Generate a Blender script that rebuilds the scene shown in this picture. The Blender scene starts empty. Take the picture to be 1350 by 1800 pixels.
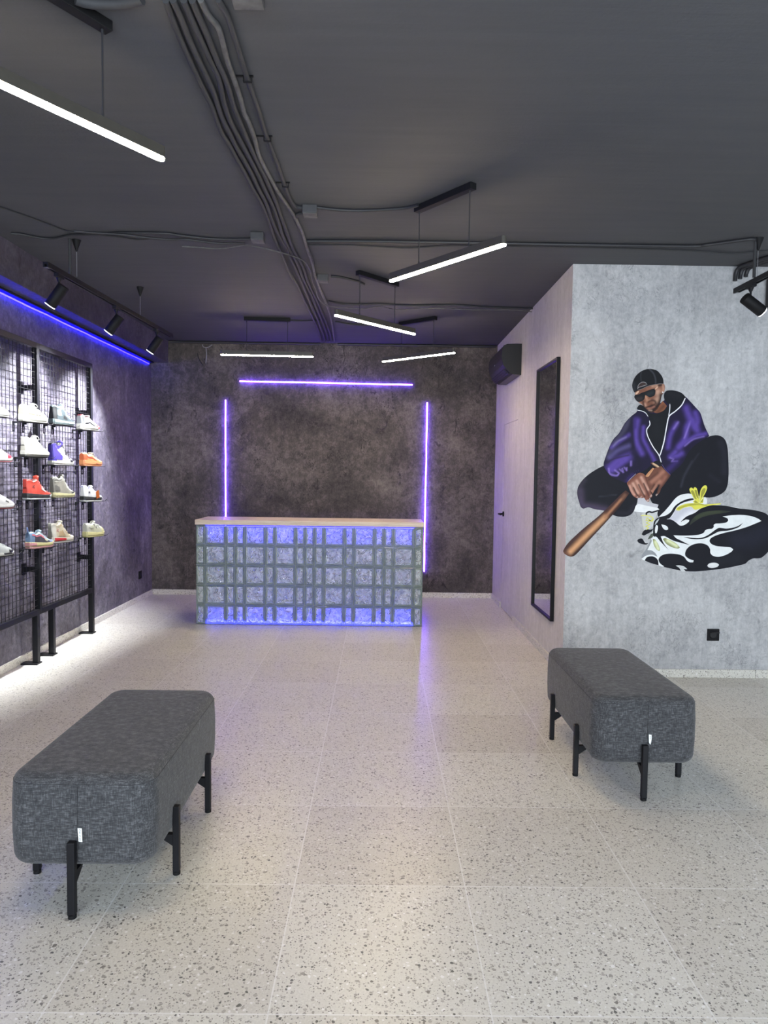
import bpy, bmesh, math, random
import numpy as np
from mathutils import Vector, Matrix
from mathutils.geometry import delaunay_2d_cdt
random.seed(7)
SC = bpy.context.scene
COL = SC.collection
R = math.radians
# ---------------------------------------------------------------- room size (metres)
XL, XR, YB, YM, ZC = -2.65, 1.345, 8.295, 5.085, 2.94
YF, XE = -1.6, 4.3

# ---------------------------------------------------------------- helpers
def link(name, data, parent=None, mats=()):
    o = bpy.data.objects.new(name, data)
    COL.objects.link(o)
    for m in (mats if isinstance(mats, (list, tuple)) else [mats]):
        data.materials.append(m)
    if parent is not None:
        o.parent = parent
    return o

def tag(o, label, cat, group=None, kind=None):
    o['label'] = label
    o['category'] = cat
    if group: o['group'] = group
    if kind: o['kind'] = kind
    return o

def thing(name, label, cat, loc=(0, 0, 0), rot=(0, 0, 0), group=None):
    o = bpy.data.objects.new(name, None)
    COL.objects.link(o)
    o.location = loc
    o.rotation_euler = rot
    o.empty_display_size = 0.05
    return tag(o, label, cat, group)

class MB:
    """collects shapes into one mesh"""
    def __init__(s): s.v = []; s.f = []; s.mi = []; s.sm = []
    def add(s, vs, fs, mi=0, smooth=False):
        b = len(s.v)
        s.v += [tuple(v) for v in vs]
        for f in fs:
            s.f.append(tuple(b + i for i in f)); s.mi.append(mi); s.sm.append(smooth)
        return s
    def box(s, a, b, mi=0):
        x0, x1 = sorted((a[0], b[0])); y0, y1 = sorted((a[1], b[1])); z0, z1 = sorted((a[2], b[2]))
        vs = [(x0,y0,z0),(x1,y0,z0),(x1,y1,z0),(x0,y1,z0),(x0,y0,z1),(x1,y0,z1),(x1,y1,z1),(x0,y1,z1)]
        return s.add(vs, [(0,3,2,1),(4,5,6,7),(0,1,5,4),(1,2,6,5),(2,3,7,6),(3,0,4,7)], mi)
    def tube(s, pts, r, n=8, mi=0, smooth=True, cap=True, rz=None):
        """sweep a circle (r) along points; r may be a list"""
        P = [Vector(p) for p in pts]
        m = len(P); rr = r if isinstance(r, (list, tuple)) else [r] * m
        vs = []; prev = None
        for i in range(m):
            t = (P[min(i+1, m-1)] - P[max(i-1, 0)])
            t = t.normalized() if t.length > 1e-9 else Vector((0, 0, 1))
            if prev is None:
                up = Vector((0, 0, 1)) if abs(t.z) < .9 else Vector((1, 0, 0))
                a = t.cross(up).normalized()
            else:
                a = (prev - t * prev.dot(t)).normalized()
            prev = a; b = t.cross(a)
            for k in range(n):
                c, d = math.cos(2*math.pi*k/n), math.sin(2*math.pi*k/n)
                vs.append(P[i] + rr[i] * (a * c + b * d))
        fs = []
        for i in range(m-1):
            for k in range(n):
                fs.append((i*n+k, i*n+(k+1) % n, (i+1)*n+(k+1) % n, (i+1)*n+k))
        s.add(vs, fs, mi, smooth)
        if cap:
            s.add(vs[:n], [tuple(range(n))], mi); s.add(vs[-n:], [tuple(range(n))[::-1]], mi)
        return s
    def cyl(s, p0, p1, r, n=16, mi=0, r1=None):
        return s.tube([p0, p1], [r, r if r1 is None else r1], n, mi)
    def prism(s, prof, f, d0, d1, mi=0, smooth=False):
        """2D profile mapped by f(u,v,d) between depths d0,d1"""
        n = len(prof)
        vs = [f(u, v, d0) for u, v in prof] + [f(u, v, d1) for u, v in prof]
        s.add(vs, [(i, (i+1) % n, n+(i+1) % n, n+i) for i in range(n)], mi, smooth)
        s.add(vs[:n], [tuple(range(n))[::-1]], mi); s.add(vs[n:], [tuple(range(n))], mi)
        return s
    def mesh(s, name, weld=0.0):
        me = bpy.data.meshes.new(name)
        me.from_pydata(s.v, [], s.f)
        me.polygons.foreach_set('material_index', s.mi)
        me.polygons.foreach_set('use_smooth', s.sm)
        bm = bmesh.new(); bm.from_mesh(me)
        if weld: bmesh.ops.remove_doubles(bm, verts=bm.verts, dist=weld)
        bmesh.ops.recalc_face_normals(bm, faces=bm.faces)
        bm.to_mesh(me); bm.free()
        return me
    def build(s, name, mats, parent=None, bevel=0, seg=2, weld=0.0):
        o = link(name, s.mesh(name, weld), parent, mats)
        if bevel:
            md = o.modifiers.new('edge', 'BEVEL'); md.width = bevel; md.segments = seg; md.limit_method = 'ANGLE'
            md.angle_limit = R(40)
        return o

def struct(name, mb, mats, label=None, cat=None, parent=None, bevel=0):
    o = mb.build(name, mats, parent, bevel)
    if parent is None:
        o['kind'] = 'structure'
        tag(o, label, cat)
    return o

def smooth_path(pts, sub=6):
    P = [Vector(p) for p in pts]; out = []
    for i in range(len(P)-1):
        p0, p1, p2, p3 = P[max(i-1, 0)], P[i], P[i+1], P[min(i+2, len(P)-1)]
        for k in range(sub):
            t = k/sub
            out.append(.5*((2*p1)+(p2-p0)*t+(2*p0-5*p1+4*p2-p3)*t*t+(3*p1-p0-3*p2+p3)*t**3))
    out.append(P[-1])
    return out

# ---------------------------------------------------------------- materials
def s2l(c): return tuple(((x/255)/12.92 if x/255 <= .04045 else ((x/255+.055)/1.055)**2.4) for x in c)

class NT:
    def __init__(s, name):
        s.m = bpy.data.materials.new(name); s.m.use_nodes = True
        s.t = s.m.node_tree; s.n = s.t.nodes; s.b = s.n['Principled BSDF']
    def new(s, ty, **kw):
        x = s.n.new(ty)
        for k, v in kw.items():
            if k in x.inputs.keys(): x.inputs[k].default_value = v
            else: setattr(x, k, v)
        return x
    def link(s, a, b): s.t.links.new(a, b)
    def coord(s): return s.new('ShaderNodeTexCoord').outputs['Object']
    def mapping(s, scale, src=None):
        m = s.new('ShaderNodeMapping'); m.inputs['Scale'].default_value = scale
        s.link(src or s.coord(), m.inputs['Vector']); return m.outputs['Vector']
    def noise(s, vec, scale, detail=4, rough=.55, dist=0.0):
        n = s.new('ShaderNodeTexNoise'); n.inputs['Scale'].default_value = scale; n.inputs['Detail'].default_value = detail
        n.inputs['Roughness'].default_value = rough; n.inputs['Distortion'].default_value = dist
        s.link(vec, n.inputs['Vector']); return n.outputs['Fac']
    def ramp(s, fac, stops, interp='LINEAR'):
        r = s.new('ShaderNodeValToRGB'); r.color_ramp.interpolation = interp
        el = r.color_ramp.elements
        while len(el) < len(stops): el.new(.5)
        for e, (p, c) in zip(el, stops):
            e.position = p; e.color = (*c, 1) if len(c) == 3 else c
        s.link(fac, r.inputs['Fac']); return r.outputs['Color']
    def mix(s, fac, a, b, mode='MIX'):
        m = s.new('ShaderNodeMix', data_type='RGBA', blend_type=mode)
        for sock, v in ((m.inputs[0], fac), (m.inputs[6], a), (m.inputs[7], b)):
            if isinstance(v, (int, float)): sock.default_value = v
            elif isinstance(v, tuple): sock.default_value = (*v, 1) if len(v) == 3 else v
            else: s.link(v, sock)
        return m.outputs[2]
    def math(s, op, a, b=0.0, c=0.0):
        m = s.new('ShaderNodeMath', operation=op)
        for i, v in enumerate((a, b, c)):
            if isinstance(v, (int, float)): m.inputs[i].default_value = v
            else: s.link(v, m.inputs[i])
        return m.outputs[0]
    def bump(s, h, strength, dist=.01):
        b = s.new('ShaderNodeBump'); b.inputs['Strength'].default_value = strength; b.inputs['Distance'].default_value = dist
        s.link(h, b.inputs['Height']); s.link(b.outputs['Normal'], s.b.inputs['Normal']); return b

def plain(name, col, rough=.5, metal=0.0, spec=.5, var=.08, scale=30):
    t = NT(name)
    n = t.noise(t.coord(), scale, 3)
    c0 = tuple(x*(1-var) for x in col); c1 = tuple(min(1, x*(1+var)) for x in col)
    t.link(t.ramp(n, [(.3, c0), (.7, c1)]), t.b.inputs['Base Color'])
    t.b.inputs['Roughness'].default_value = rough; t.b.inputs['Metallic'].default_value = metal
    t.b.inputs['Specular IOR Level'].default_value = spec
    return t.m

def emit(name, col, strength):
    t = NT(name)
    t.b.inputs['Base Color'].default_value = (.8, .8, .8, 1)
    t.b.inputs['Emission Color'].default_value = (*col, 1)
    t.b.inputs['Emission Strength'].default_value = strength
    return t.m

def plaster(name, dark, mid, light, bump=.25, streak=.35, scale=1.6, pits=.5, rough=.6, spec=.3):
    """trowelled micro-cement with cloudy patches, vertical drags and dark pits"""
    t = NT(name)
    co = t.coord()
    big = t.noise(co, scale, 8, .62, .6)
    st = t.noise(t.mapping((9, 9, 1.1), co), 2.2, 6, .6, .8)
    fine = t.noise(co, 22, 6, .7, .4)
    finer = t.noise(t.mapping((1, 1, .6), co), 75, 5, .75)
    a = t.math('MULTIPLY_ADD', st, streak, t.math('MULTIPLY', big, 1-streak))
    a = t.math('MULTIPLY_ADD', fine, .28, t.math('MULTIPLY', a, .52))
    a = t.math('MULTIPLY_ADD', finer, .20, a)
    c = t.ramp(a, [(.385, dark), (.5, mid), (.615, light)])
    pit = t.noise(t.mapping((1, 1, .7), co), 7.5, 9, .75, 1.4)
    pm = t.ramp(pit, [(.58, (0, 0, 0)), (.66, (1, 1, 1))])
    cr = t.math('ABSOLUTE', t.math('SUBTRACT', t.noise(t.mapping((1, 1, .8), co), 9, 5, .6, 2.5), .5))
    zone = t.ramp(t.noise(co, 2.6, 3, .6), [(.54, (0, 0, 0)), (.62, (1, 1, 1))])
    cm = t.math('MULTIPLY', t.math('LESS_THAN', cr, .011), zone)
    pm = t.math('MAXIMUM', t.math('MULTIPLY', pm, pits), t.math('MULTIPLY', cm, min(1, pits*1.3)))
    c = t.mix(pm, c, tuple(x*.5 for x in dark))
    t.link(c, t.b.inputs['Base Color'])
    t.b.inputs['Roughness'].default_value = rough
    t.b.inputs['Specular IOR Level'].default_value = spec
    h = t.math('SUBTRACT', a, t.math('MULTIPLY', pm, .35))
    t.bump(h, bump, .03)
    return t.m

M = {}
M['left'] = plaster('dark_microcement_left', (.034, .030, .043), (.108, .097, .126), (.26, .245, .29), .55, .22, 1.5, .65, .5, .45)
M['back'] = plaster('dark_microcement_back', (.026, .023, .024), (.076, .066, .064), (.185, .160, .152), .45, .15, 1.5, .8)
M['beam'] = plaster('shaded_microcement_beam', (.026, .023, .033), (.070, .064, .084), (.15, .14, .17), .5, .15, 1.5, .65, .5, .45)  # same microcement as the walls, its colour darkened to paint in the beam's shade
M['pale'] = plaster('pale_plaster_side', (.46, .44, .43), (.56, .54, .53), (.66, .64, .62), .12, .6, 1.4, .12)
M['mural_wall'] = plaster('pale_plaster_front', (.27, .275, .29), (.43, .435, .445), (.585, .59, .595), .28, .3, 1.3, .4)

def ceiling_mat():
    t = NT('painted_concrete_ceiling')
    co = t.coord()
    big = t.noise(co, .9, 5, .55)
    sc = t.noise(t.mapping((.6, 7, 1), co), 2.0, 5, .6)
    fine = t.noise(co, 60, 4, .6)
    a = t.math('MULTIPLY_ADD', sc, .4, t.math('MULTIPLY', big, .6))
    t.link(t.ramp(a, [(.3, (.064, .066, .074)), (.7, (.086, .088, .096))]), t.b.inputs['Base Color'])
    t.b.inputs['Roughness'].default_value = .75; t.b.inputs['Specular IOR Level'].default_value = .25
    t.bump(t.math('MULTIPLY_ADD', fine, .3, sc), .25, .01)
    return t.m
M['ceiling'] = ceiling_mat()

def terrazzo(name, tiles=True, ox=.32, oy=.03, rough=.24):
    t = NT(name)
    co = t.coord()
    dn = t.new('ShaderNodeTexNoise'); dn.inputs['Scale'].default_value = 38; dn.inputs['Detail'].default_value = 2
    t.link(co, dn.inputs['Vector'])
    vm = t.new('ShaderNodeVectorMath', operation='SCALE'); vm.inputs['Scale'].default_value = .016
    t.link(dn.outputs['Color'], vm.inputs[0])
    va = t.new('ShaderNodeVectorMath', operation='ADD'); t.link(co, va.inputs[0]); t.link(vm.outputs[0], va.inputs[1])
    cloud = t.noise(co, 1.7, 5, .6)
    base = t.ramp(cloud, [(.3, (.61, .595, .525)), (.7, (.69, .675, .60))])
    fine = t.noise(co, 160, 3, .6)
    base = t.mix(.5, base, t.ramp(fine, [(.3, (.52, .50, .465)), (.7, (.76, .745, .70))]))
    def chips(scale, thr, keep, cols, base, src):
        v = t.new('ShaderNodeTexVoronoi'); v.inputs['Scale'].default_value = scale; t.link(src, v.inputs['Vector'])
        sep = t.new('ShaderNodeSeparateColor'); t.link(v.outputs['Color'], sep.inputs[0])
        size = t.math('MULTIPLY_ADD', sep.outputs[1], thr*.7, thr*.3)
        near = t.math('LESS_THAN', v.outputs['Distance'], size)
        use = t.math('LESS_THAN', sep.outputs[0], keep)
        c = t.ramp(sep.outputs[2], cols, 'CONSTANT')
        return t.mix(t.math('MULTIPLY', near, use), base, c)
    pal = [(0, (.21, .195, .175)), (.22, (.33, .31, .28)), (.5, (.43, .405, .365)), (.72, (.80, .79, .77)), (.88, (.13, .125, .115))]
    base = chips(150, .46, .55, [(0, (.30, .28, .25)), (.5, (.70, .69, .66)), (.75, (.20, .19, .18))], base, va.outputs[0])
    base = chips(92, .48, .50, pal, base, va.outputs[0])
    base = chips(56, .42, .26, pal, base, va.outputs[0])
    if tiles:
        sx = t.new('ShaderNodeSeparateXYZ'); t.link(co, sx.inputs[0])
        lines = []; cells = []
        for ax, off in ((0, ox), (1, oy)):
            u = t.math('DIVIDE', t.math('ADD', sx.outputs[ax], 60-off), .6)
            fr = t.math('FRACT', u)
            d = t.math('ABSOLUTE', t.math('SUBTRACT', fr, .5))
            lines.append(t.math('GREATER_THAN', d, .5-.0021/.6)); cells.append(t.math('FLOOR', u))
        cb = t.new('ShaderNodeCombineXYZ'); t.link(cells[0], cb.inputs[0]); t.link(cells[1], cb.inputs[1])
        wn = t.new('ShaderNodeTexWhiteNoise'); t.link(cb.outputs[0], wn.inputs['Vector'])
        base = t.mix(1.0, base, t.ramp(wn.outputs['Value'], [(0, (.88, .865, .85)), (1, (1, 1, 1))]), 'MULTIPLY')
        ln = t.math('MAXIMUM', lines[0], lines[1])
        base = t.mix(t.math('MULTIPLY', ln, .8), base, (.76, .75, .73))
    t.link(base, t.b.inputs['Base Color'])
    rn = t.noise(co, 5, 4, .6)
    rr = t.new('ShaderNodeMapRange'); rr.inputs['To Min'].default_value = rough; rr.inputs['To Max'].default_value = rough+.14
    t.link(rn, rr.inputs['Value']); t.link(rr.outputs[0], t.b.inputs['Roughness'])
    t.b.inputs['Specular IOR Level'].default_value = .45
    return t.m
M['floor'] = terrazzo('terrazzo_tiles')
M['base'] = terrazzo('terrazzo_skirting', False)

def fabric(name):
    t = NT(name)
    co = t.coord()
    a = t.noise(t.mapping((1, 1, .13), co), 330, 3, .7)
    b = t.noise(t.mapping((.13, .13, 1), co), 330, 3, .7)
    c = t.noise(t.mapping((.12, 1, .5), co), 300, 3, .7)
    w = t.math('MULTIPLY_ADD', a, .34, t.math('MULTIPLY_ADD', b, .33, t.math('MULTIPLY', c, .33)))
    big = t.noise(t.mapping((.5, 1, 1), co), 30, 4, .7)
    w2 = t.math('MULTIPLY_ADD', big, .12, t.math('MULTIPLY', w, .88))
    t.link(t.ramp(w2, [(.36, (.014, .0145, .016)), (.5, (.052, .053, .057)), (.64, (.155, .158, .165))]), t.b.inputs['Base Color'])
    t.b.inputs['Roughness'].default_value = .95; t.b.inputs['Specular IOR Level'].default_value = .15
    t.b.inputs['Sheen Weight'].default_value = .15
    t.bump(w, .5, .002)
    return t.m
M['fabric'] = fabric('charcoal_woven_fabric')

def glass_block(name):
    """milky pressed glass with a wavy relief: lets light from behind glow through"""
    t = NT(name)
    t.n.remove(t.b)
    out = t.n['Material Output']
    co = t.coord()
    n1 = t.noise(t.mapping((1, 1, 1), co), 15, 2, .5, 2.2)
    n2 = t.noise(t.mapping((1, 1, 1.2), co), 34, 2, .5, 1.0)
    h = t.math('MULTIPLY_ADD', n2, .3, n1)
    bp = t.new('ShaderNodeBump'); bp.inputs['Strength'].default_value = .95; bp.inputs['Distance'].default_value = .03
    t.link(h, bp.inputs['Height'])
    col = t.ramp(n1, [(.32, (.22, .28, .27)), (.5, (.58, .66, .64)), (.66, (.95, 1.0, .99))])
    df = t.new('ShaderNodeBsdfDiffuse'); t.link(col, df.inputs['Color']); t.link(bp.outputs[0], df.inputs['Normal'])
    tr = t.new('ShaderNodeBsdfTranslucent'); tr.inputs['Color'].default_value = (.80, .90, .88, 1); t.link(bp.outputs[0], tr.inputs['Normal'])
    gl = t.new('ShaderNodeBsdfGlass'); gl.inputs['Color'].default_value = (.86, .95, .92, 1); gl.inputs['Roughness'].default_value = .12
    gl.inputs['IOR'].default_value = 1.25; t.link(bp.outputs[0], gl.inputs['Normal'])
    gs = t.new('ShaderNodeBsdfGlossy'); gs.inputs['Roughness'].default_value = .10; gs.inputs['Color'].default_value = (1, 1, 1, 1); t.link(bp.outputs[0], gs.inputs['Normal'])
    m1 = t.new('ShaderNodeMixShader'); m1.inputs[0].default_value = .38; t.link(df.outputs[0], m1.inputs[1]); t.link(tr.outputs[0], m1.inputs[2])
    m2 = t.new('ShaderNodeMixShader'); m2.inputs[0].default_value = .20; t.link(m1.outputs[0], m2.inputs[1]); t.link(gl.outputs[0], m2.inputs[2])
    fr = t.new('ShaderNodeFresnel'); fr.inputs['IOR'].default_value = 1.6; t.link(bp.outputs[0], fr.inputs['Normal'])
    m3 = t.new('ShaderNodeMixShader'); t.link(fr.outputs[0], m3.inputs[0]); t.link(m2.outputs[0], m3.inputs[1]); t.link(gs.outputs[0], m3.inputs[2])
    t.link(m3.outputs[0], out.inputs['Surface'])
    return t.m
M['block'] = glass_block('pressed_glass')

def clear_edge(name):
    t = NT(name)
    t.b.inputs['Base Color'].default_value = (.30, .37, .33, 1); t.b.inputs['Roughness'].default_value = .12
    t.b.inputs['Transmission Weight'].default_value = .35; t.b.inputs['IOR'].default_value = 1.4
    n = t.noise(t.coord(), 14, 3)
    t.link(t.ramp(n, [(.3, (.15, .19, .17)), (.7, (.25, .31, .28))]), t.b.inputs['Base Color'])
    return t.m
M['edge'] = clear_edge('green_glass_edge')
M['joint'] = plain('grey_green_joint', (.22, .25, .235), .5)

def wood(name):
    t = NT(name)
    co = t.coord()
    g = t.noise(t.mapping((1.2, 14, 14), co), 3, 5, .6, .6)
    t.link(t.ramp(g, [(.3, (.46, .37, .28)), (.7, (.64, .55, .45))]), t.b.inputs['Base Color'])
    t.b.inputs['Roughness'].default_value = .4
    return t.m
M['wood'] = wood('pale_oak_laminate')

M['black'] = plain('black_powder_coat', (.007, .007, .009), .5, spec=.22)
M['blackmatt'] = plain('black_matt', (.008, .008, .009), .6, spec=.2)
M['steel'] = plain('dark_steel', (.007, .007, .009), .45, spec=.22)
M['mesh'] = plain('mesh_wire', (.008, .008, .010), .5, spec=.2)
M['conduit'] = plain('painted_grey_conduit', (.040, .041, .045), .65, spec=.3)
M['conduit_pale'] = plain('worn_grey_conduit', (.085, .085, .086), .6, var=.35, scale=25)
M['cable'] = plain('black_cable', (.022, .022, .026), .5)
M['wire'] = plain('pale_wire', (.30, .30, .32), .5)
M['junction'] = plain('grey_junction', (.050, .050, .054), .6)
M['ac'] = plain('black_plastic', (.020, .020, .022), .35)
M['acv'] = plain('vent_black', (.006, .006, .007), .5)
M['chrome'] = plain('chrome', (.6, .6, .62), .2, 1.0)
M['label'] = plain('white_label', (.80, .84, .84), .6, var=.02)
M['ink'] = plain('grey_ink', (.10, .11, .12), .7)
M['tube'] = plain('bronze_grey_profile', (.055, .050, .042), .45)
def mirror_mat():
    t = NT('mirror_silver')
    t.b.inputs['Base Color'].default_value = (.82, .83, .84, 1); t.b.inputs['Metallic'].default_value = 1; t.b.inputs['Roughness'].default_value = .015
    return t.m
M['mirror'] = mirror_mat()
M['lamp'] = emit('warm_diffuser', (1.0, .805, .525), 165)
M['spot'] = emit('spot_lens', (.92, .96, 1.0), 12)
M['neon'] = emit('violet_neon', (.16, .055, 1.0), 52)
M['strip'] = emit('blue_led', (.0024, .0008, 1.0), 48)
M['strip_low'] = emit('blue_led_low', (.012, .012, 1.0), 150)
M['strip_top'] = emit('blue_led_top', (.018, .012, 1.0), 160)
M['seam'] = plain('seam_thread', (.022, .022, .025), .9)

SPOT_W, SKY, EXPO = 450, 8.0, 0.03
# ---------------------------------------------------------------- the room
struct('floor', MB().box((XL-.15, YF-.15, -.1), (XE+.15, YB+.15, 0)), M['floor'], 'pale speckled terrazzo floor laid in large square tiles', 'floor')
struct('ceiling', MB().box((XL-.15, YF-.15, ZC), (XE+.15, YB+.15, ZC+.1)), M['ceiling'], 'dark grey painted concrete ceiling carrying the conduits', 'ceiling')
struct('wall_left', MB().box((XL-.15, YF-.15, 0), (XL, YB+.15, ZC)), M['left'], 'dark violet-grey microcement wall behind the shoe rack', 'wall')
struct('wall_back', MB().box((XL, YB, 0), (XR+.15, YB+.15, ZC)), M['back'], 'dark brown-grey microcement wall behind the glass block counter', 'wall')
DY0, DY1, DZ = 6.975, 7.70, 1.99
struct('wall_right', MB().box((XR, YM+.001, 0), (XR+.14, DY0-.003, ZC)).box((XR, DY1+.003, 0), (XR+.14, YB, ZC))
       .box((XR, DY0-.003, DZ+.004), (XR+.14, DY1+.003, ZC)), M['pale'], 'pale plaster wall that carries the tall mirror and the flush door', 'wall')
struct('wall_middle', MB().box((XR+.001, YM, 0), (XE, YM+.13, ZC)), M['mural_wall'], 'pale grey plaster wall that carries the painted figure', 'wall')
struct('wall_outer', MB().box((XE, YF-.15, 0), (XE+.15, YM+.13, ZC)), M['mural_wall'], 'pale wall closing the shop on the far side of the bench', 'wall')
# shop front behind the camera: piers, a bulkhead and a tall glazed opening that lets the daylight in
struct('wall_front', MB().box((XL, YF-.15, 0), (XL+.25, YF, ZC)).box((XE-.25, YF-.15, 0), (XE, YF, ZC))
       .box((XL+.25, YF-.15, 2.72), (XE-.25, YF, ZC)).box((XL+.25, YF-.15, 0), (XE-.25, YF, .06)), M['pale'], 'shop front wall around the glazing', 'wall')
wf = MB()
for i in range(5):
    x = XL+.25 + i*(XE-XL-.5)/4
    wf.box((x-.03, YF-.10, .06), (x+.03, YF-.05, 2.72))
wf.box((XL+.25, YF-.10, 2.67), (XE-.25, YF-.05, 2.72)).box((XL+.25, YF-.10, .06), (XE-.25, YF-.05, .11))
struct('window_1', wf, M['black'], 'black framed shop window behind the viewer', 'window')
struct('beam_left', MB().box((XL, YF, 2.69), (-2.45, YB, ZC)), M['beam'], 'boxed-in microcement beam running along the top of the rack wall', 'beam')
BH, BT = .06, .013
struct('baseboard_left', MB().box((XL, YF, 0), (XL+BT, YB, BH)), M['base'], 'terrazzo skirting along the rack wall', 'baseboard', bevel=.002)
struct('baseboard_back', MB().box((XL+BT, YB-BT, 0), (XR-BT, YB, BH)), M['base'], 'terrazzo skirting behind the counter', 'baseboard', bevel=.002)
struct('baseboard_right', MB().box((XR-BT, YM-BT, 0), (XR, DY0-.01, BH)).box((XR-BT, DY1+.01, 0), (XR, YB, BH)), M['base'], 'terrazzo skirting below the mirror, broken by the door', 'baseboard', bevel=.002)
struct('baseboard_middle', MB().box((XR, YM-BT, 0), (2.745, YM, BH)).box((2.747, YM-BT, 0), (XE, YM, BH)), M['base'], 'terrazzo skirting below the mural', 'baseboard', bevel=.002)
dr = MB().box((XR+.0015, DY0, .012), (XR+.045, DY1, DZ)).build('door_1', M['pale']); dr['kind'] = 'structure'
tag(dr, 'flush plaster-coloured door set in the pale wall', 'door')
hd = MB().cyl((XR+.0015, 7.655, 1.03), (XR-.010, 7.655, 1.03), .027, 20).cyl((XR-.008, 7.655, 1.03), (XR-.052, 7.655, 1.03), .010, 12)
hd.box((XR-.060, 7.52, 1.022), (XR-.045, 7.668, 1.038))
hd.build('door_handle', M['blackmatt'], dr, .003)['label'] = 'black lever handle'
MB().box((XR+.046, DY0-.003, 0), (XR+.06, DY1+.003, DZ+.004)).build('door_rebate', M['blackmatt'], dr)

# ---------------------------------------------------------------- benches
def bench(label, cx, y0):
    t = thing('upholstered_bench', label, 'bench', (cx, y0, 0), group='grey benches on the shop floor')
    bm = bmesh.new()
    W, L, z0, z1, rv, re = .238, .945, .152, .462, .075, .042
    # rounded plan, then rounded rims, as stacked rings
    def plan(ins):
        pts = []
        r = max(rv-ins, .02)
        for sx, sy, a0 in ((1, 1, 0), (-1, 1, 90), (-1, -1, 180), (1, -1, 270)):
            px, py = sx*(W-rv), (L-rv if sy > 0 else rv)
            for k in range(9):
                a = R(a0+k*90/8)
                pts.append((px+r*math.cos(a), py+r*math.sin(a)))
        return pts
    rings = []
    for k in range(7):
        a = R(k*15); rings.append((re*(1-math.sin(a)), z0+re*(1-math.cos(a))))
    for z in (z0+.11, z0+.155, z0+.2): rings.append((-.0035, z))
    for k in range(7):
        a = R(90-k*15); rings.append((re*(1-math.sin(a)), z1-re*(1-math.cos(a))))
    rv_ = [[bm.verts.new((x, y, z)) for x, y in plan(ins)] for ins, z in rings]
    n = len(rv_[0])
    for a, b in zip(rv_, rv_[1:]):
        for i in range(n): bm.faces.new((a[i], a[(i+1) % n], b[(i+1) % n], b[i]))
    def cap(ring, z, dz, flip):
        prev = ring; c = Vector((0, L/2, 0))
        for f, d in ((.8, .5), (.5, .85), (.2, 1)):
            cur = [bm.verts.new((v.co.x*f, L/2+(v.co.y-L/2)*f, z+dz*d)) for v in ring]
            for i in range(n):
                q = (prev[i], prev[(i+1) % n], cur[(i+1) % n], cur[i])
                bm.faces.new(q[::-1] if flip else q)
            prev = cur
        bm.faces.new(prev[::-1] if flip else prev)
    cap(rv_[-1], z1, .006, False); cap(rv_[0], z0, 0, True)
    bmesh.ops.recalc_face_normals(bm, faces=bm.faces)
    for f in bm.faces: f.smooth = True
    me = bpy.data.meshes.new('seat'); bm.to_mesh(me); bm.free()
    seat = link('seat', me, t, M['fabric'])
    # seams: round the top rim and down the middle of the end panel
    sm = MB()
    rim = [(x, y, z1-.030) for x, y in plan(.0014)]
    sm.tube(rim+[rim[0]], .0007, 5, cap=False)
    for yy in (-.004, L+.004): sm.tube([(0.0, yy, z0+.03), (0.0, yy-.0005, z0+.16), (0.0, yy, z1-.035)], .0009, 5)
    sm.build('seam', M['seam'], seat)
    # six flat legs strapped to the outside of the seat, each with an angled bracket under it
    spots = [(-.014, -.017, 0, 1), (-.014, L+.017, 0, -1), (.250, .24, -1, 0), (.250, .71, -1, 0), (-.250, .24, 1, 0), (-.250, .71, 1, 0)]
    for x, y, dx, dy in spots:
        lg = MB()
        hw, ht = .0125, .0115
        sx, sy = (hw, ht) if dy else (ht, hw)
        lg.box((x-sx, y-sy, .012), (x+sx, y+sy, .252))
        l = lg.build('leg', M['black'], t, .0025)
        br = MB()
        if dy:
            y1 = y+dy*ht
            br.prism([(0, .108), (0, .150), (.055, .1505), (.055, .146)], lambda u, v, d: (x+d, y1+dy*u, v), -.010, .010)
            br.box((x-.010, y1+dy*.05, .146), (x+.010, y1+dy*.20, .1505))
        else:
            x1 = x+dx*ht
            br.prism([(0, .108), (0, .150), (.055, .1505), (.055, .146)], lambda u, v, d: (x1+dx*u, y+d, v), -.010, .010)
            br.box((x1+dx*.05, y-.010, .146), (x1+dx*.235, y+.010, .1505))
        br.build('bracket', M['black'], l)
        MB().cyl((x, y, 0), (x, y, .012), .0135, 14).build('foot_glide', M['blackmatt'], l)
    return t

def text_mesh(name, txt, size, mat, parent, mtx):
    cu = bpy.data.curves.new(name, 'FONT'); cu.body = txt; cu.size = size; cu.align_x = 'CENTER'; cu.align_y = 'CENTER'; cu.extrude = .0002
    tmp = bpy.data.objects.new(name+'_tmp', cu); COL.objects.link(tmp)
    dg = bpy.context.evaluated_depsgraph_get()
    me = bpy.data.meshes.new_from_object(tmp.evaluated_get(dg))
    bpy.data.objects.remove(tmp)
    me.transform(mtx); me.materials.clear()
    return link(name, me, parent, mat)

b1 = bench('charcoal woven bench with six black legs at the front, cut close beside the shoe rack side', -.962, 2.252)
b1['label'] = 'charcoal fabric bench closest to the viewer, straight white tag hanging on its end panel'
b2 = bench('charcoal fabric bench standing by the mural wall, curled white tag on its end panel', 1.218, 3.128)
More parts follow.
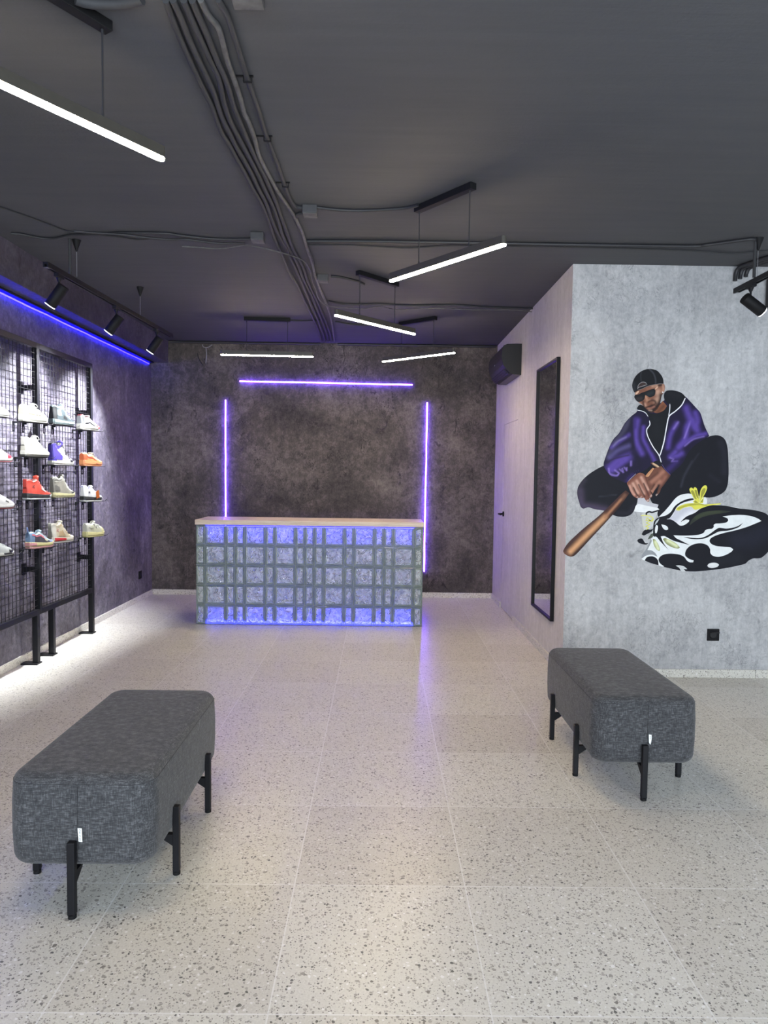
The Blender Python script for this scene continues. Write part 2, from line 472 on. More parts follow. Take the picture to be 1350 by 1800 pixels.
# tags on the seam of the end panel
def fabric_tag(parent, pts, x, txt, size, tz, tx, lean):
    m = MB(); n = len(pts)
    m.add([(p[0], -.0085+p[2], p[1]) for p in pts]+[(p[0], -.0075+p[2], p[1]) for p in pts],
          [tuple(range(n)), tuple(range(n, 2*n))[::-1]]+[(i, n+i, n+(i+1) % n, (i+1) % n) for i in range(n)])
    o = m.build('fabric_tag', M['label'], parent)
    o['label'] = 'white woven tag'
    lt = text_mesh('lettering', txt, size, M['ink'], o, Matrix.Translation((tx, -.0089, tz)) @ Matrix.Rotation(R(90), 4, 'X') @ Matrix.Rotation(R(93), 4, 'Z'))
    for v in lt.data.vertices: v.co.y -= lean*max(0, .294-v.co.z)
fabric_tag(b1, [(.002, .293, 0), (.0155, .292, 0), (.0185, .249, -.004), (.0065, .251, -.004)], 0, 'DE LA VINA', .0072, .272, .0108, .095)
fabric_tag(b2, [(.004, .298, 0), (.0165, .296, 0), (.0160, .277, -.003), (.0125, .262, -.006), (.0085, .254, -.008), (.0045, .262, -.004)], 0, 'VINA', .0068, .284, .0104, .19)

# ---------------------------------------------------------------- glass block counter
CX0, CX1, CY = -1.722, .424, 6.682
t = thing('reception_counter', 'reception counter of glass blocks with a pale wooden top, lit blue from within', 'counter', (CX0, CY, 0))
SQ, NA = .1935, .0893
cols = [NA, SQ, NA, NA, SQ, NA, SQ, NA, NA, NA, SQ, NA, SQ, NA, NA, SQ, NA]
sc = (CX1-CX0)/sum(cols); cols = [c*sc for c in cols]
RH = .189
def block(mb, x0, x1, z0, z1, f, depth=.06, endside=0):
    """one hollow pressed-glass block: rim, sloped inset, wavy face; f maps (x, d, z)"""
    g = .0022
    x0 += g; x1 -= g; z0 += g; z1 -= g
    b = .011; c = .006; e = .019
    rings = [[(x0, .006), (z0,)], ]
    def ring(ins, d): return [f(x0+ins, d, z0+ins), f(x1-ins, d, z0+ins), f(x1-ins, d, z1-ins), f(x0+ins, d, z1-ins)]
    R_ = [ring(0, depth), ring(0, .007), ring(.002, .0015), ring(.006, 0), ring(b, 0), ring(b+.004, .008), ring(e, .009)]
    vs = [p for r in R_ for p in r]
    for i in range(6):
        fs = [(i*4+k, i*4+(k+1) % 4, i*4+4+(k+1) % 4, i*4+4+k) for k in range(4)]
        mb.add(vs, fs, 1)
    # wavy face as a small grid
    nx = max(3, int((x1-x0-2*e)/.012)); nz = max(3, int((z1-z0-2*e)/.012))
    gv = []
    ph = random.uniform(0, 6)
    for j in range(nz+1):
        for i in range(nx+1):
            u, v = i/nx, j/nz
            x = x0+e+(x1-x0-2*e)*u; z = z0+e+(z1-z0-2*e)*v
            edge = min(1, 6*min(u, 1-u), 6*min(v, 1-v))
            w = .0035*math.sin(70*x+40*z+ph)+.003*math.sin(-45*x+95*z+2*ph)
            gv.append(f(x, .009-edge*(.004+w), z))
    mb.add(gv, [(j*(nx+1)+i, j*(nx+1)+i+1, (j+1)*(nx+1)+i+1, (j+1)*(nx+1)+i) for j in range(nz) for i in range(nx)], 0, True)
front = MB(); x = 0.0; xs = [0.0]
for c in cols:
    for r in range(5): block(front, x, x+c, r*RH, (r+1)*RH, lambda X, d, Z: (X, d, Z))
    x += c; xs.append(x)
CW = x
front.build('glass_brick_front', [M['block'], M['edge']], t)
jt = MB()
for q in xs[1:-1]: jt.box((q-.003, .008, 0), (q+.003, .055, 5*RH))
for r in range(1, 5): jt.box((.002, .0085, r*RH-.003), (CW-.002, .055, r*RH+.003))
jt.build('mortar_joint', M['joint'], t)
for nm, xx, sg in (('l', 0, 1), ('r', CW, -1)):
    side = MB()
    for y0, y1 in ((.064, .064+SQ), (.064+SQ, .064+2*SQ)):
        for r in range(5): block(side, y0, y1, r*RH, (r+1)*RH, lambda Y, d, Z: (xx+sg*d, Y, Z))
    side.build('glass_brick_side', [M['block'], M['edge']], t)
M['liner'] = plain('grey_liner', (.14, .16, .155), .6)
MB().box((.03, .40, .01), (CW-.03, .42, .94)).build('back_panel', M['liner'], t)
MB().box((-.006, -.010, 5*RH+.001), (CW+.004, .495, 5*RH+.048)).build('worktop', M['wood'], t, .004)['label'] = 'pale oak worktop'
MB().box((.085, .082, .006), (CW-.085, .090, .020)).build('led_strip', M['strip_low'], t)
MB().box((.085, .082, .928), (CW-.085, .090, .942)).build('led_strip', M['strip_top'], t)

# ---------------------------------------------------------------- neon lines on the back wall, LED line on the rack wall
def neon(label, a, b, n, mat, grp, r=.0075):
    A, B = Vector(a), Vector(b); d = (B-A).normalized()
    t = thing('neon_strip', label, 'light strip', a, group=grp)
    pts = [(B-A)*(k/12) + Vector((random.uniform(-1, 1)*.002 if abs(d.z) > .5 else 0, 0, random.uniform(-1, 1)*.002 if abs(d.z) < .5 else 0)) for k in range(13)]
    MB().tube(pts, r, 10).build('neon_tube', mat, t)
    for k in range(n):
        p = (B-A)*((k+.5)/n)
        c = MB()
        if abs(d.z) > .5: c.box((p.x-.016, .012, p.z-.010), (p.x+.016, .0205, p.z+.010))
        else: c.box((p.x-.010, .012, p.z-.016), (p.x+.010, .0205, p.z+.016))
        c.build('clip', M['cable'], t)
    return t
NY = YB-.020
neon('horizontal violet neon line on the dark wall above the counter', (-1.624, NY, 2.490), (.368, NY, 2.474), 4, M['neon'], 'violet neon lines on the back wall')
neon('shorter upright violet neon line ending at the counter top', (-1.788, NY, 2.272), (-1.781, NY, .70), 3, M['neon'], 'violet neon lines on the back wall')
neon('longer upright violet neon line beside the counter end, reaching down near the floor', (.543, NY, 2.276), (.536, NY, .308), 3, M['neon'], 'violet neon lines on the back wall')
ls = MB().tube([(XL+.006, y, 2.664+.002*math.sin(y*9)) for y in [1.2+k*.25 for k in range(29)]], .0065, 8)
lt = tag(ls.build('led_light_strip', M['strip']), 'thin blue LED line under the beam above the shoe rack', 'light strip')

MB().box((XL-.0005, 1.18, 2.674), (XL+.050, 8.24, 2.6895)).build('added_glow_shield', M['blackmatt'], lt)  # added lip, made deep enough to keep the strip's blue glow off the beam

# ---------------------------------------------------------------- mirror
t = thing('wall_mirror', 'tall black-framed mirror hung on the pale wall beside the door', 'mirror', (XR-.001, 5.365, .338))
ML, MH, MT = .69, 2.0, .028
MB().box((-.008, .012, .012), (-.014, ML-.012, MH-.012)).build('mirror_glass', M['mirror'], t)
MB().box((0, 0, 0), (-MT, .016, MH)).box((0, ML-.016, 0), (-MT, ML, MH)).box((0, .016, 0), (-MT, ML-.016, .016)).box((0, .016, MH-.016), (-MT, ML-.016, MH)).box((0, .016, .016), (-.006, ML-.016, MH-.016)).build('mirror_frame', M['steel'], t, .0015)

# ---------------------------------------------------------------- air conditioner
t = thing('air_conditioner', 'black split air conditioner mounted high on the pale wall above the door', 'air conditioner', (XR+.002, 6.86, 2.41))
prof = [(0, 0), (.085, .004), (.115, .022), (.150, .055), (.178, .095), (.190, .150), (.192, .205), (.186, .250), (.172, .278), (.140, .290), (.06, .294), (0, .294)]
f = lambda u, v, d: (-u, d, v)
MB().prism(prof, f, .012, .798, smooth=False).build('casing', M['ac'], t, .004)
MB().prism(prof, f, 0, .012).build('end_cap', M['acv'], t, .002)
MB().prism(prof, f, .798, .81).build('end_cap', M['acv'], t, .002)
vent = MB()
vent.prism([(.112, .012), (.162, .060), (.165, .055), (.116, .008)], f, .03, .78)
vt = vent.build('air_outlet', M['acv'], t)
lv = MB()
for k in range(3): lv.prism([(.123+k*.016, .014+k*.015), (.129+k*.016, .019+k*.015), (.135+k*.016, .013+k*.015), (.129+k*.016, .008+k*.015)], f, .035, .775)
lv.build('louver', M['junction'], vt)
MB().box((-.1935, .40, .14), (-.1915, .43, .150)).build('indicator', M['label'], t)
tag(MB().box((2.705, 4.93, 2.64), (3.25, YM-.001, 2.862)).build('wall_unit', M['acv'], bevel=.02), 'black box on the pale wall at the very edge of the photo, above the mural', 'wall unit')

# ---------------------------------------------------------------- sockets
def socket(label, loc, rz):
    t = thing('wall_socket', label, 'socket', loc, (0, 0, rz))
    MB().box((-.0435, -.010, -.0435), (.0435, 0, .0435)).build('cover_plate', M['blackmatt'], t, .003)
    rg = MB()
    rg.tube([(.026*math.cos(a), -.0105, .026*math.sin(a)) for a in [2*math.pi*k/24 for k in range(25)]], .0025, 6, cap=False)
    rg.build('socket_ring', M['black'], t)
    MB().cyl((0, -.0085, 0), (0, -.0103, 0), .023, 20).cyl((-.0095, -.0100, 0), (-.0095, -.0112, 0), .003, 8).cyl((.0095, -.0100, 0), (.0095, -.0112, 0), .003, 8).build('socket_well', M['acv'], t)
    return t
s = socket('black wall socket with an open flap below the mural', (2.432, YM-.0005, .314), 0)
MB().box((-.025, -.052, .022), (.028, -.010, .026)).build('hinged_flap', M['acv'], s)
s = socket('black wall socket low on the dark wall near the back corner', (XL+.0005, 7.87, .288), R(90))
# ---------------------------------------------------------------- pendant lamps
def stadium(L, r, n=8):
    pts = []
    for c, a0 in ((L/2-r, -90), (-(L/2-r), 90)):
        for k in range(n+1):
            a = R(a0+180*k/n); pts.append((c+r*math.cos(a), r*math.sin(a)))
    return pts
def make_pendant():
    t = thing('pendant_lamp', '', 'pendant lamp', (0, 0, ZC-.001), group='linear pendant lamps')
    g = lambda u, v, d: (u, v, d)
    MB().box((-.222, -.021, -.034), (.222, .021, 0)).build('canopy', M['blackmatt'], t, .003)
    for sx in (-1, 1):
        c = MB().cyl((sx*.196, 0, -.034), (sx*.196, 0, -.322), .0030, 8)
        c.cyl((sx*.196, 0, -.034), (sx*.196, 0, -.047), .005, 8).cyl((sx*.196, 0, -.318), (sx*.196, 0, -.306), .0045, 8)
        c.build('cable', M['cable'], t)
    MB().prism(stadium(.895, .0165), g, -.322, -.361).build('housing', M['tube'], t, .0015)
    MB().prism(stadium(.893, .0155), g, -.361, -.368).build('diffuser', M['lamp'], t, .003)
    return t
def dup(root, loc, rz, label, name=None):
    r = root.copy(); COL.objects.link(r); r.location = loc; r.rotation_euler = (0, 0, rz); r['label'] = label
    def rec(a, b):
        for ch in [o for o in kids.get(a.name, [])]:
            c = ch.copy(); COL.objects.link(c); c.parent = b; rec(ch, c)
    kids = {}
    for o in COL.objects:
        if o.parent: kids.setdefault(o.parent.name, []).append(o)
    rec(root, r)
    return r
PEND = [((-1.045, 2.28), 56.4, 'linear pendant lamp closest to the viewer, cut off by the edge of the photo'),
        ((.325, 3.885), -52.0, 'large linear pendant lamp over the room centre whose bar rises toward the mural wall'),
        ((-.030, 5.485), 47.5, 'linear pendant lamp whose bar slopes down toward the mural wall, third from the viewer'),
        ((.350, 6.955), -41.5, 'small-looking linear pendant lamp near the air conditioner, bar tilted up toward it'),
        ((-1.105, 6.982), 3.2, 'linear pendant lamp hanging level beside the dark back wall, over the counter')]
p0 = make_pendant(); p0.location = (*PEND[0][0], ZC-.001); p0.rotation_euler = (0, 0, R(PEND[0][1])); p0['label'] = PEND[0][2]
for (c, a, lb) in PEND[1:]: dup(p0, (*c, ZC-.001), R(a), lb)

# ---------------------------------------------------------------- track rails and their spotlights
def rail(label, a, length, rz, feed):
    t = thing('track_rail', label, 'track rail', a, (0, 0, rz), 'black lighting tracks')
    MB().box((-.017, 0, -.032), (-.008, length, 0)).box((.008, 0, -.032), (.017, length, 0)).box((-.008, 0, -.012), (.008, length, 0)).build('rail_profile', M['black'], t, .001)
    MB().box((-.010, .006, -.0345), (.010, .040, -.030)).build('end_cover', M['chrome'], t)
    MB().box((-.003, .05, -.016), (.003, length, -.012)).build('conductor', M['chrome'], t)
    return t
rz = -math.atan2(.098, 2.059)
tl = rail('black lighting track hung along the beam above the shoe rack', (-2.041, 4.40, 2.705), 2.25, rz, None)
def hung(t, p, cone, wire_only, z):
    if not wire_only:
        MB().tube([(p[0], p[1], 2.94-z), (p[0], p[1], 0)], .0095, 10).build('feed_pipe', M['conduit'], t)
    MB().tube([(cone[0], cone[1], 2.939-z), (cone[0], cone[1], 2.939-z-.075)], [.029, .004], 16).build('ceiling_cone', M['blackmatt'], t)
    MB().cyl((cone[0], cone[1], 2.939-z-.07), (cone[0], cone[1], 0), .0013, 6).build('suspension_wire', M['wire'], t)
hung(tl, (0.0, .31), (.035, .33), False, 2.705)
MB().tube([(.0, 1.50, 2.939-2.705), (.0, 1.50, 2.939-2.705-.075)], [.029, .004], 16).build('ceiling_cone', M['blackmatt'], tl)
MB().cyl((.0, 1.50, .165), (.0, 1.50, 0), .0013, 6).build('suspension_wire', M['wire'], tl)
tr = rail('black lighting track near the mural, running toward the viewer', (2.340, 4.76, 2.700), 2.9, R(180), None)
hung(tr, (.022, .27), (.002, .27), False, 2.700)

def spot(label, loc, aim, length=.150, rad=.036, power=60, on=True):
    t = thing('track_spotlight', label, 'spotlight', loc, group='black cylinder spotlights on the tracks')
    a = Vector(aim).normalized()
    MB().box((-.014, -.045, -.022), (.014, .045, -.0005)).tube([(0, 0, -.022), (0, 0, -.045)], [.018, .009], 12).build('track_adapter', M['black'], t, .001)
    p = Vector((0, 0, -.088))
    MB().cyl((0, 0, -.04), (0, 0, -.088), .0065, 10).build('swivel_stem', M['black'], t)
    c0 = p - a*.05 + Vector((0, 0, -.024)); c1 = c0 + a*length
    hd = MB().tube([c0, c0+a*.002, c1-a*.002, c1], [rad-.002, rad, rad, rad-.001], 28).build('lamp_head', M['blackmatt'], t)
    MB().cyl(c1+a*.0005, c1+a*.003, rad*.93, 24).build('lens', M['spot'], t)
    li = bpy.data.lights.new('spot_beam', 'SPOT'); li.energy = power; li.color = (.93, .965, 1.0); li.spot_size = R(84); li.spot_blend = .8; li.shadow_soft_size = .014
    lo = bpy.data.objects.new('spot_beam', li); COL.objects.link(lo); lo.parent = t
    lo.location = c1 + a*.012; lo.rotation_euler = a.to_track_quat('-Z', 'Y').to_euler()
    return t
def onrail(d): return (-2.041+d*math.sin(-rz), 4.40+d*math.cos(rz), 2.673)
spot('spotlight at the front end of the track over the shoe rack', onrail(.165), (-.60, .05, -.79), power=SPOT_W)
spot('middle spotlight of the three over the shoe rack, thin bright rim showing', onrail(1.03), (-.61, .0, -.79), power=SPOT_W)
spot('spotlight nearest the dark back wall on the track over the shoe rack', onrail(1.87), (-.59, .03, -.80), power=SPOT_W)
spot('spotlight on the track beside the mural, tilted toward the edge of the photo', (2.322, 4.53, 2.668), (.80, .10, -.52), power=SPOT_W)

# ---------------------------------------------------------------- ceiling conduits, cables and junction boxes
PATH = {
'c1':[(-0.692,2.326),(-0.696,2.396),(-0.701,2.532),(-0.702,2.741),(-0.7,2.881),(-0.698,2.976),(-0.704,3.073),(-0.709,3.193),(-0.698,3.305),(-0.694,3.45),(-0.684,3.656),(-0.681,3.799),(-0.671,3.968),(-0.667,4.164),(-0.677,4.42),(-0.686,4.723),(-0.684,5.043),(-0.688,5.351),(-0.671,5.716),(-0.666,6.216),(-0.661,6.671),(-0.655,7.394),(-0.671,8.085)],
'c2':[(-0.669,2.325),(-0.667,2.403),(-0.67,2.496),(-0.67,2.614),(-0.667,2.752),(-0.666,2.859),(-0.676,3.021),(-0.677,3.082),(-0.673,3.197),(-0.672,3.304),(-0.66,3.486),(-0.653,3.628),(-0.65,3.812),(-0.643,4.008),(-0.65,4.245),(-0.649,4.491),(-0.634,4.778),(-0.635,5.094),(-0.625,5.501),(-0.623,6.134),(-0.62,6.622),(-0.617,7.567),(-0.632,8.082)],
'c3':[(-0.635,2.324),(-0.634,2.402),(-0.631,2.533),(-0.627,2.665),(-0.624,2.762),(-0.645,2.974),(-0.648,3.115),(-0.639,3.292),(-0.628,3.504),(-0.622,3.627),(-0.619,3.803),(-0.611,4.048),(-0.615,4.3),(-0.624,4.542),(-0.614,4.801),(-0.599,5.16),(-0.601,5.563),(-0.585,6.093),(-0.582,6.666),(-0.576,7.504),(-0.594,8.079)],
'c4':[(-0.608,2.324),(-0.607,2.393),(-0.604,2.495),(-0.604,2.643),(-0.6,2.796),(-0.61,2.973),(-0.609,3.099),(-0.607,3.285),(-0.599,3.541),(-0.593,3.626),(-0.589,3.78),(-0.586,4.006),(-0.59,4.289),(-0.59,4.498),(-0.592,4.8),(-0.57,5.229),(-0.574,5.594),(-0.559,6.17),(-0.55,6.664),(-0.541,7.502),(-0.555,8.076)],
'c5':[(-0.581,2.323),(-0.575,2.398),(-0.558,2.453),(-0.559,2.531),(-0.567,2.642),(-0.568,2.76),(-0.571,2.906),(-0.578,3.027),(-0.573,3.098),(-0.574,3.257),(-0.583,3.428),(-0.572,3.632),(-0.553,3.861),(-0.519,4.122),(-0.505,4.304),(-0.495,4.494),(-0.497,4.725),(-0.495,5.087),(-0.503,5.402),(-0.501,5.828),(-0.489,6.146),(-0.482,6.826),(-0.523,8.073)],
'c6':[(-0.525,2.321),(-0.514,2.388),(-0.513,2.492),(-0.514,2.613),(-0.517,2.758),(-0.515,2.983),(-0.518,3.207),(-0.509,3.55),(-0.509,3.733),(-0.506,3.89),(-0.49,4.043),(-0.443,4.075)],
'c7':[(-0.452,4.154),(-0.486,4.174),(-0.51,4.239),(-0.511,4.334),(-0.497,4.515),(-0.495,4.736),(-0.488,5.02),(-0.506,5.342),(-0.493,5.432)],
'x1':[(-0.372,4.064),(-0.266,4.094),(-0.138,4.105),(0.022,4.081),(0.133,4.051),(0.194,4.006)],
'x2':[(-0.482,4.645),(-0.19,4.631),(0.101,4.628),(0.574,4.628),(0.792,4.628),(1.194,4.632),(1.942,4.629),(2.057,4.601),(2.184,4.528),(2.267,4.481)],
'x3':[(-0.49,4.725),(-0.23,4.712),(-0.045,4.738),(0.179,4.762),(0.472,4.701),(0.841,4.695),(1.395,4.691),(1.885,4.714),(2.078,4.728),(2.32,4.764),(2.511,4.706)],
'x4':[(-2.342,4.59),(-2.279,4.609),(-2.201,4.671),(-2.113,4.678),(-1.972,4.605),(-1.762,4.574),(-1.635,4.547),(-1.361,4.545),(-1.265,4.583),(-1.062,4.639),(-0.828,4.628)],
'x5':[(-2.179,4.149),(-2.126,4.236),(-2.055,4.364),(-1.969,4.541),(-1.867,4.568),(-1.775,4.607),(-1.663,4.645),(-1.586,4.686),(-1.468,4.658)],
'x6':[(-1.899,4.476),(-1.773,4.511),(-1.624,4.536),(-1.483,4.593),(-1.365,4.62),(-1.237,4.614),(-1.07,4.673),(-0.886,4.664)],
'x7':[(-1.305,4.729),(-1.199,4.747),(-1.054,4.764),(-0.89,4.687),(-0.851,4.696),(-0.755,4.761),(-0.621,4.887),(-0.54,5.023),(-0.523,5.255),(-0.532,5.528),(-0.529,5.83),(-0.532,6.089),(-0.481,6.307),(-0.356,6.384),(-0.156,6.414),(-0.014,6.32),(0.149,6.438),(0.447,6.354),(0.804,6.396),(1.154,6.373),(1.362,6.448)],
'x8':[(-0.457,6.244),(-0.344,6.34),(-0.154,6.35),(-0.014,6.32),(0.247,6.367),(0.644,6.32),(0.954,6.386),(1.352,6.404)],
'x9':[(-0.384,5.456),(-0.308,5.484),(-0.203,5.573),(-0.14,5.669)],
'x10':[(-0.904,7.056),(-0.784,7.074),(-0.669,7.04),(-0.6,7.009)],
'x11':[(-0.449,7.077),(-0.286,7.2),(-0.059,7.238),(0.168,7.167),(0.29,7.105)],
'x12':[(-2.225,7.873),(-2.111,7.864),(-1.557,7.887),(-1.068,7.947),(-0.697,8.019)],
'x13':[(-0.536,8.179),(-0.194,8.187),(0.195,8.191),(0.713,8.185),(1.333,8.171)],
'hose':[(-0.973,2.323),(-0.949,2.338),(-0.898,2.345),(-0.833,2.341),(-0.762,2.317)],
}
def run(name, key, label, cat, r, mat, group, droop=0.0, z=None, sub=5, n=8):
    zz = ZC - r - .001 if z is None else z
    pts = [(x, y, zz - droop*(.5+.5*math.sin(7*i+len(key)))) for i, (x, y) in enumerate(PATH[key])]
    o = MB().tube(smooth_path(pts, sub), r, n).build(name, mat)
    return tag(o, label, cat, group)
PATH['x2'] += [(2.300, 4.475), (2.318, 4.488)]
PATH['x3'] += [(2.9, 4.66), (3.6, 4.69)]
G1 = 'thick grey conduits running down the ceiling'
run('ceiling_conduit', 'c1', 'grey ceiling conduit on the rack-wall edge of the thick bundle', 'conduit', .0115, M['conduit'], G1)
run('ceiling_conduit', 'c2', 'grey ceiling conduit second from the rack-wall edge of the bundle', 'conduit', .0115, M['conduit'], G1)
run('ceiling_conduit', 'c3', 'grey ceiling conduit in the middle of the thick bundle, third from the rack wall', 'conduit', .0115, M['conduit'], G1)
run('ceiling_conduit', 'c4', 'grey ceiling conduit fourth from the rack wall, beside the worn pale one', 'conduit', .0115, M['conduit'], G1)
run('ceiling_conduit', 'c5', 'worn mottled pale conduit that wavers along the side of the thick bundle', 'conduit', .0105, M['conduit_pale'], G1)
c6 = run('ceiling_conduit', 'c6', 'single conduit held by hooked clips apart from the bundle, bending into a junction box', 'conduit', .0105, M['conduit'], G1)
for x, y in ((-.516, 2.766), (-.516, 3.244), (-.502, 3.748)):
    MB().box((x-.05, y-.004, ZC-.006), (x+.022, y+.004, ZC-.001)).box((x-.016, y-.004, ZC-.027), (x+.016, y+.004, ZC-.023)).box((x+.013, y-.004, ZC-.025), (x+.017, y+.004, ZC-.002)).box((x-.017, y-.004, ZC-.025), (x-.013, y+.004, ZC-.002)).build('clip', M['blackmatt'], c6)
run('ceiling_conduit', 'c7', 'short conduit linking two junction boxes along the bundle', 'conduit', .0095, M['conduit'], G1)
run('ribbed_hose', 'hose', 'ribbed flexible hose at the top edge beside the closest pendant lamp', 'hose', .016, M['conduit'], None)
rh = MB()
G2 = 'thin cables clipped across the ceiling'
run('ceiling_cable', 'x1', 'conduit from the junction box to the large centre pendant lamp', 'cable', .0095, M['cable'], G2)
run('ceiling_cable', 'x2', 'dark cable from the bundle to the track cone beside the mural', 'cable', .011, M['cable'], G2)
run('ceiling_cable', 'x3', 'thinner dark cable sagging just behind the long one toward the mural', 'cable', .0055, M['conduit'], G2, .004)
run('ceiling_cable', 'x4', 'dark cable from the beam above the rack to the bundle, dipping near its end', 'cable', .0085, M['cable'], G2)
run('ceiling_cable', 'x5', 'thin cable coming diagonally from the edge of the photo above the rack', 'cable', .005, M['cable'], G2)
run('ceiling_cable', 'x6', 'dark cable waving beside the thicker one between rack and bundle', 'cable', .0075, M['cable'], G2, .004, ZC-.022)
run('ceiling_cable', 'x7', 'thin loose wire crossing the conduit bundle and wandering to the pale wall', 'cable', .0040, M['conduit_pale'], G2, 0, ZC-.030)
run('ceiling_cable', 'x8', 'dark cable from the bundle to the pale wall above the air conditioner', 'cable', .0075, M['cable'], G2)
run('ceiling_cable', 'x9', 'conduit from the far junction box to the third pendant lamp', 'cable', .0095, M['cable'], G2)
run('ceiling_cable', 'x10', 'thin cable between the level back pendant lamp and the bundle', 'cable', .006, M['cable'], G2)
run('ceiling_cable', 'x11', 'thin cable from the bundle to the pendant lamp near the air conditioner', 'cable', .007, M['conduit'], G2)
PATH['x12'] = [(-2.43, 8.255), (-2.30, 8.272), (-2.0, 8.270), (-1.5, 8.276), (-1.0, 8.270), (-.70, 8.274)]
PATH['x13'] = [(-.50, 8.270), (-.1, 8.276), (.4, 8.272), (.9, 8.276), (1.32, 8.272)]
run('ceiling_cable', 'x12', 'black cable in the ceiling corner between the beam and the bundle', 'cable', .014, M['cable'], G2)
run('ceiling_cable', 'x13', 'black cable in the ceiling corner between the bundle and the pale wall', 'cable', .014, M['cable'], G2)
G3 = 'dark conduits bending onto the mural wall'
for i, (dx, lb) in enumerate(((0, 'dark conduit bending from ceiling onto the mural wall, outermost of three'), (.035, 'dark conduit bending onto the mural wall, middle of three'), (.075, 'dark conduit bending onto the mural wall, closest to the black box'))):
    pts = [(2.485+dx, YM-.016, 2.835+.015*i), (2.488+dx, YM-.018, 2.89), (2.500+dx, YM-.045, 2.921), (2.535+dx*1.2, 4.93, 2.925), (2.60+dx*1.5, 4.80+.02*i, 2.925), (2.85+dx*2, 4.62+.05*i, 2.926), (3.3+dx*2, 4.45+.06*i, 2.926)]
    tag(MB().tube(smooth_path(pts, 5), .0135, 10).build('bent_conduit', M['cable']), lb, 'conduit', G3)
def jbox(label, x, y, w, d, h=.045):
    t = thing('junction_box', label, 'junction box', (x, y, ZC-.0005), group='grey junction boxes on the ceiling')
    MB().box((-w/2, -d/2, -h), (w/2, d/2, 0)).build('box_body', M['junction'], t, .004)
    MB().box((-w/2+.003, -d/2+.003, -h-.004), (w/2-.003, d/2-.003, -h)).build('box_lid', M['conduit_pale'], t, .001)
jbox('grey junction box feeding the large centre pendant lamp', -.408, 4.085, .082, .085)
jbox('grey junction box at the rack side of the conduit bundle', -.782, 4.555, .082, .085)
jbox('grey junction box feeding the third pendant lamp, farther down the bundle', -.445, 5.475, .082, .085)
jbox('flat grey junction box cut by the top edge beside the clipped conduit', -.43, 2.285, .10, .10, .03)
wl = MB().tube(smooth_path([(-2.052, 8.278, 2.90), (-2.04, 8.275, 2.872), (-1.99, 8.272, 2.868), (-1.94, 8.276, 2.90)]), .004, 6)
tag(wl.build('hanging_wire', M['wire']), 'pale loop of wire hanging in the corner above the back wall', 'wire', 'loose wires in the back corner')
wl = MB().tube(smooth_path([(-2.013, 8.284, 2.86), (-2.007, 8.284, 2.78), (-2.016, 8.284, 2.69)]), .005, 6)
tag(wl.build('hanging_wire', M['wire']), 'pale straight wire hanging down the back wall below the loop', 'wire', 'loose wires in the back corner')
wl = MB().tube(smooth_path([(-2.115, 8.284, 2.80), (-2.085, 8.284, 2.715), (-2.045, 8.284, 2.665)]), .006, 6)
tag(wl.build('hanging_wire', M['cable']), 'black curved cable stub on the back wall beside the pale wire', 'wire', 'loose wires in the back corner')

# ---------------------------------------------------------------- shoe rack
RX0, RX1 = -2.56, -2.52            # depth of the frame
t = thing('display_rack', 'black steel display rack with wire mesh panels standing along the dark wall', 'rack', (0, 0, 0))
PY = [4.27, 5.279, 6.252]          # near edges of the three posts
for y in PY: MB().box((RX0, y, .365), (RX1, y+.04, 2.372)).build('post', M['steel'], t, .0015)
for y0, y1 in ((PY[0]+.04, PY[1]), (PY[1]+.04, PY[2])):
    MB().box((RX0, y0, 2.332), (RX1, y1, 2.372)).build('top_rail', M['steel'], t, .0015)
    MB().box((RX0, y0, .365), (RX1, y1, .405)).build('bottom_rail', M['steel'], t, .0015)
    ms = MB(); k = 0; xm = -2.540
    y = y0+.012
    while y < y1:
        ms.box((xm-.0015, y-.0015, .405), (xm+.0015, y+.0015, 2.332)); y += .0500
    z = .43
    while z < 2.332:
        ms.box((xm+.0015, y0, z-.0015), (xm+.0045, y1, z+.0015)); z += .0455
    ms.build('wire_mesh', M['mesh'], t)
for y in (4.40, 5.233, 5.490, 6.251):
    l = MB().box((RX0, y, .010), (RX1, y+.04, .365)).build('leg', M['steel'], t, .0015)
    MB().box((XL+.016, y-.03, 0), (RX1+.008, y+.05, .010)).build('foot_plate', M['black'], l)
for y, z in ((5.28, 2.045), (5.28, .700), (6.252, 1.945), (6.252, .678), (4.29, 2.045), (4.29, .70)):
    MB().box((XL+.008, y+.008, z-.02), (RX0, y+.032, z+.02)).box((XL+.001, y-.012, z-.042), (XL+.008, y+.05, z+.042)).build('wall_bracket', M['black'], t)

SA = R(74)                          # direction the shelves and shoes point
def make_shelf(label, x, y, z, slope=0):
    t = thing('shoe_shelf', label, 'shelf', (x, y, z), group='narrow black shoe shelves on the mesh')
    c, s = math.cos(SA), math.sin(SA)
    w2 = lambda u, v: (u*c+v*s, u*s-v*c)
    bx = -2.530-x
    pl = [(bx, -.155), w2(-.115, .034), w2(.105, .030), w2(.105, -.026), (bx, .0)]
    MB().prism(pl, lambda a, b, d: (a, b, d), -.0022, 0).build('shelf_plate', M['black'], t)
    lip = MB().tube([(*w2(.10, 0), -.001), (*w2(.160, 0), -.001), (*w2(.170, 0), .002), (*w2(.186, 0), .014)], .0022, 6)
    lip.build('toe_stop', M['black'], t)
    for hy in (-.145, -.01):
        h = MB().box((bx-.002, hy-.0035, -.030), (bx+.012, hy+.0035, 0)).box((bx-.002, hy-.0035, -.062), (bx+.001, hy+.0035, -.03)).box((bx+.008, hy-.0035, -.062), (bx+.012, hy+.0035, -.03)).box((bx-.002, hy-.0035, -.070), (bx+.012, hy+.0035, -.062)).box((bx+.012, hy-.003, -.014), (bx+.030, hy+.003, -.0022))
        h.build('hook', M['black'], t)
    return t
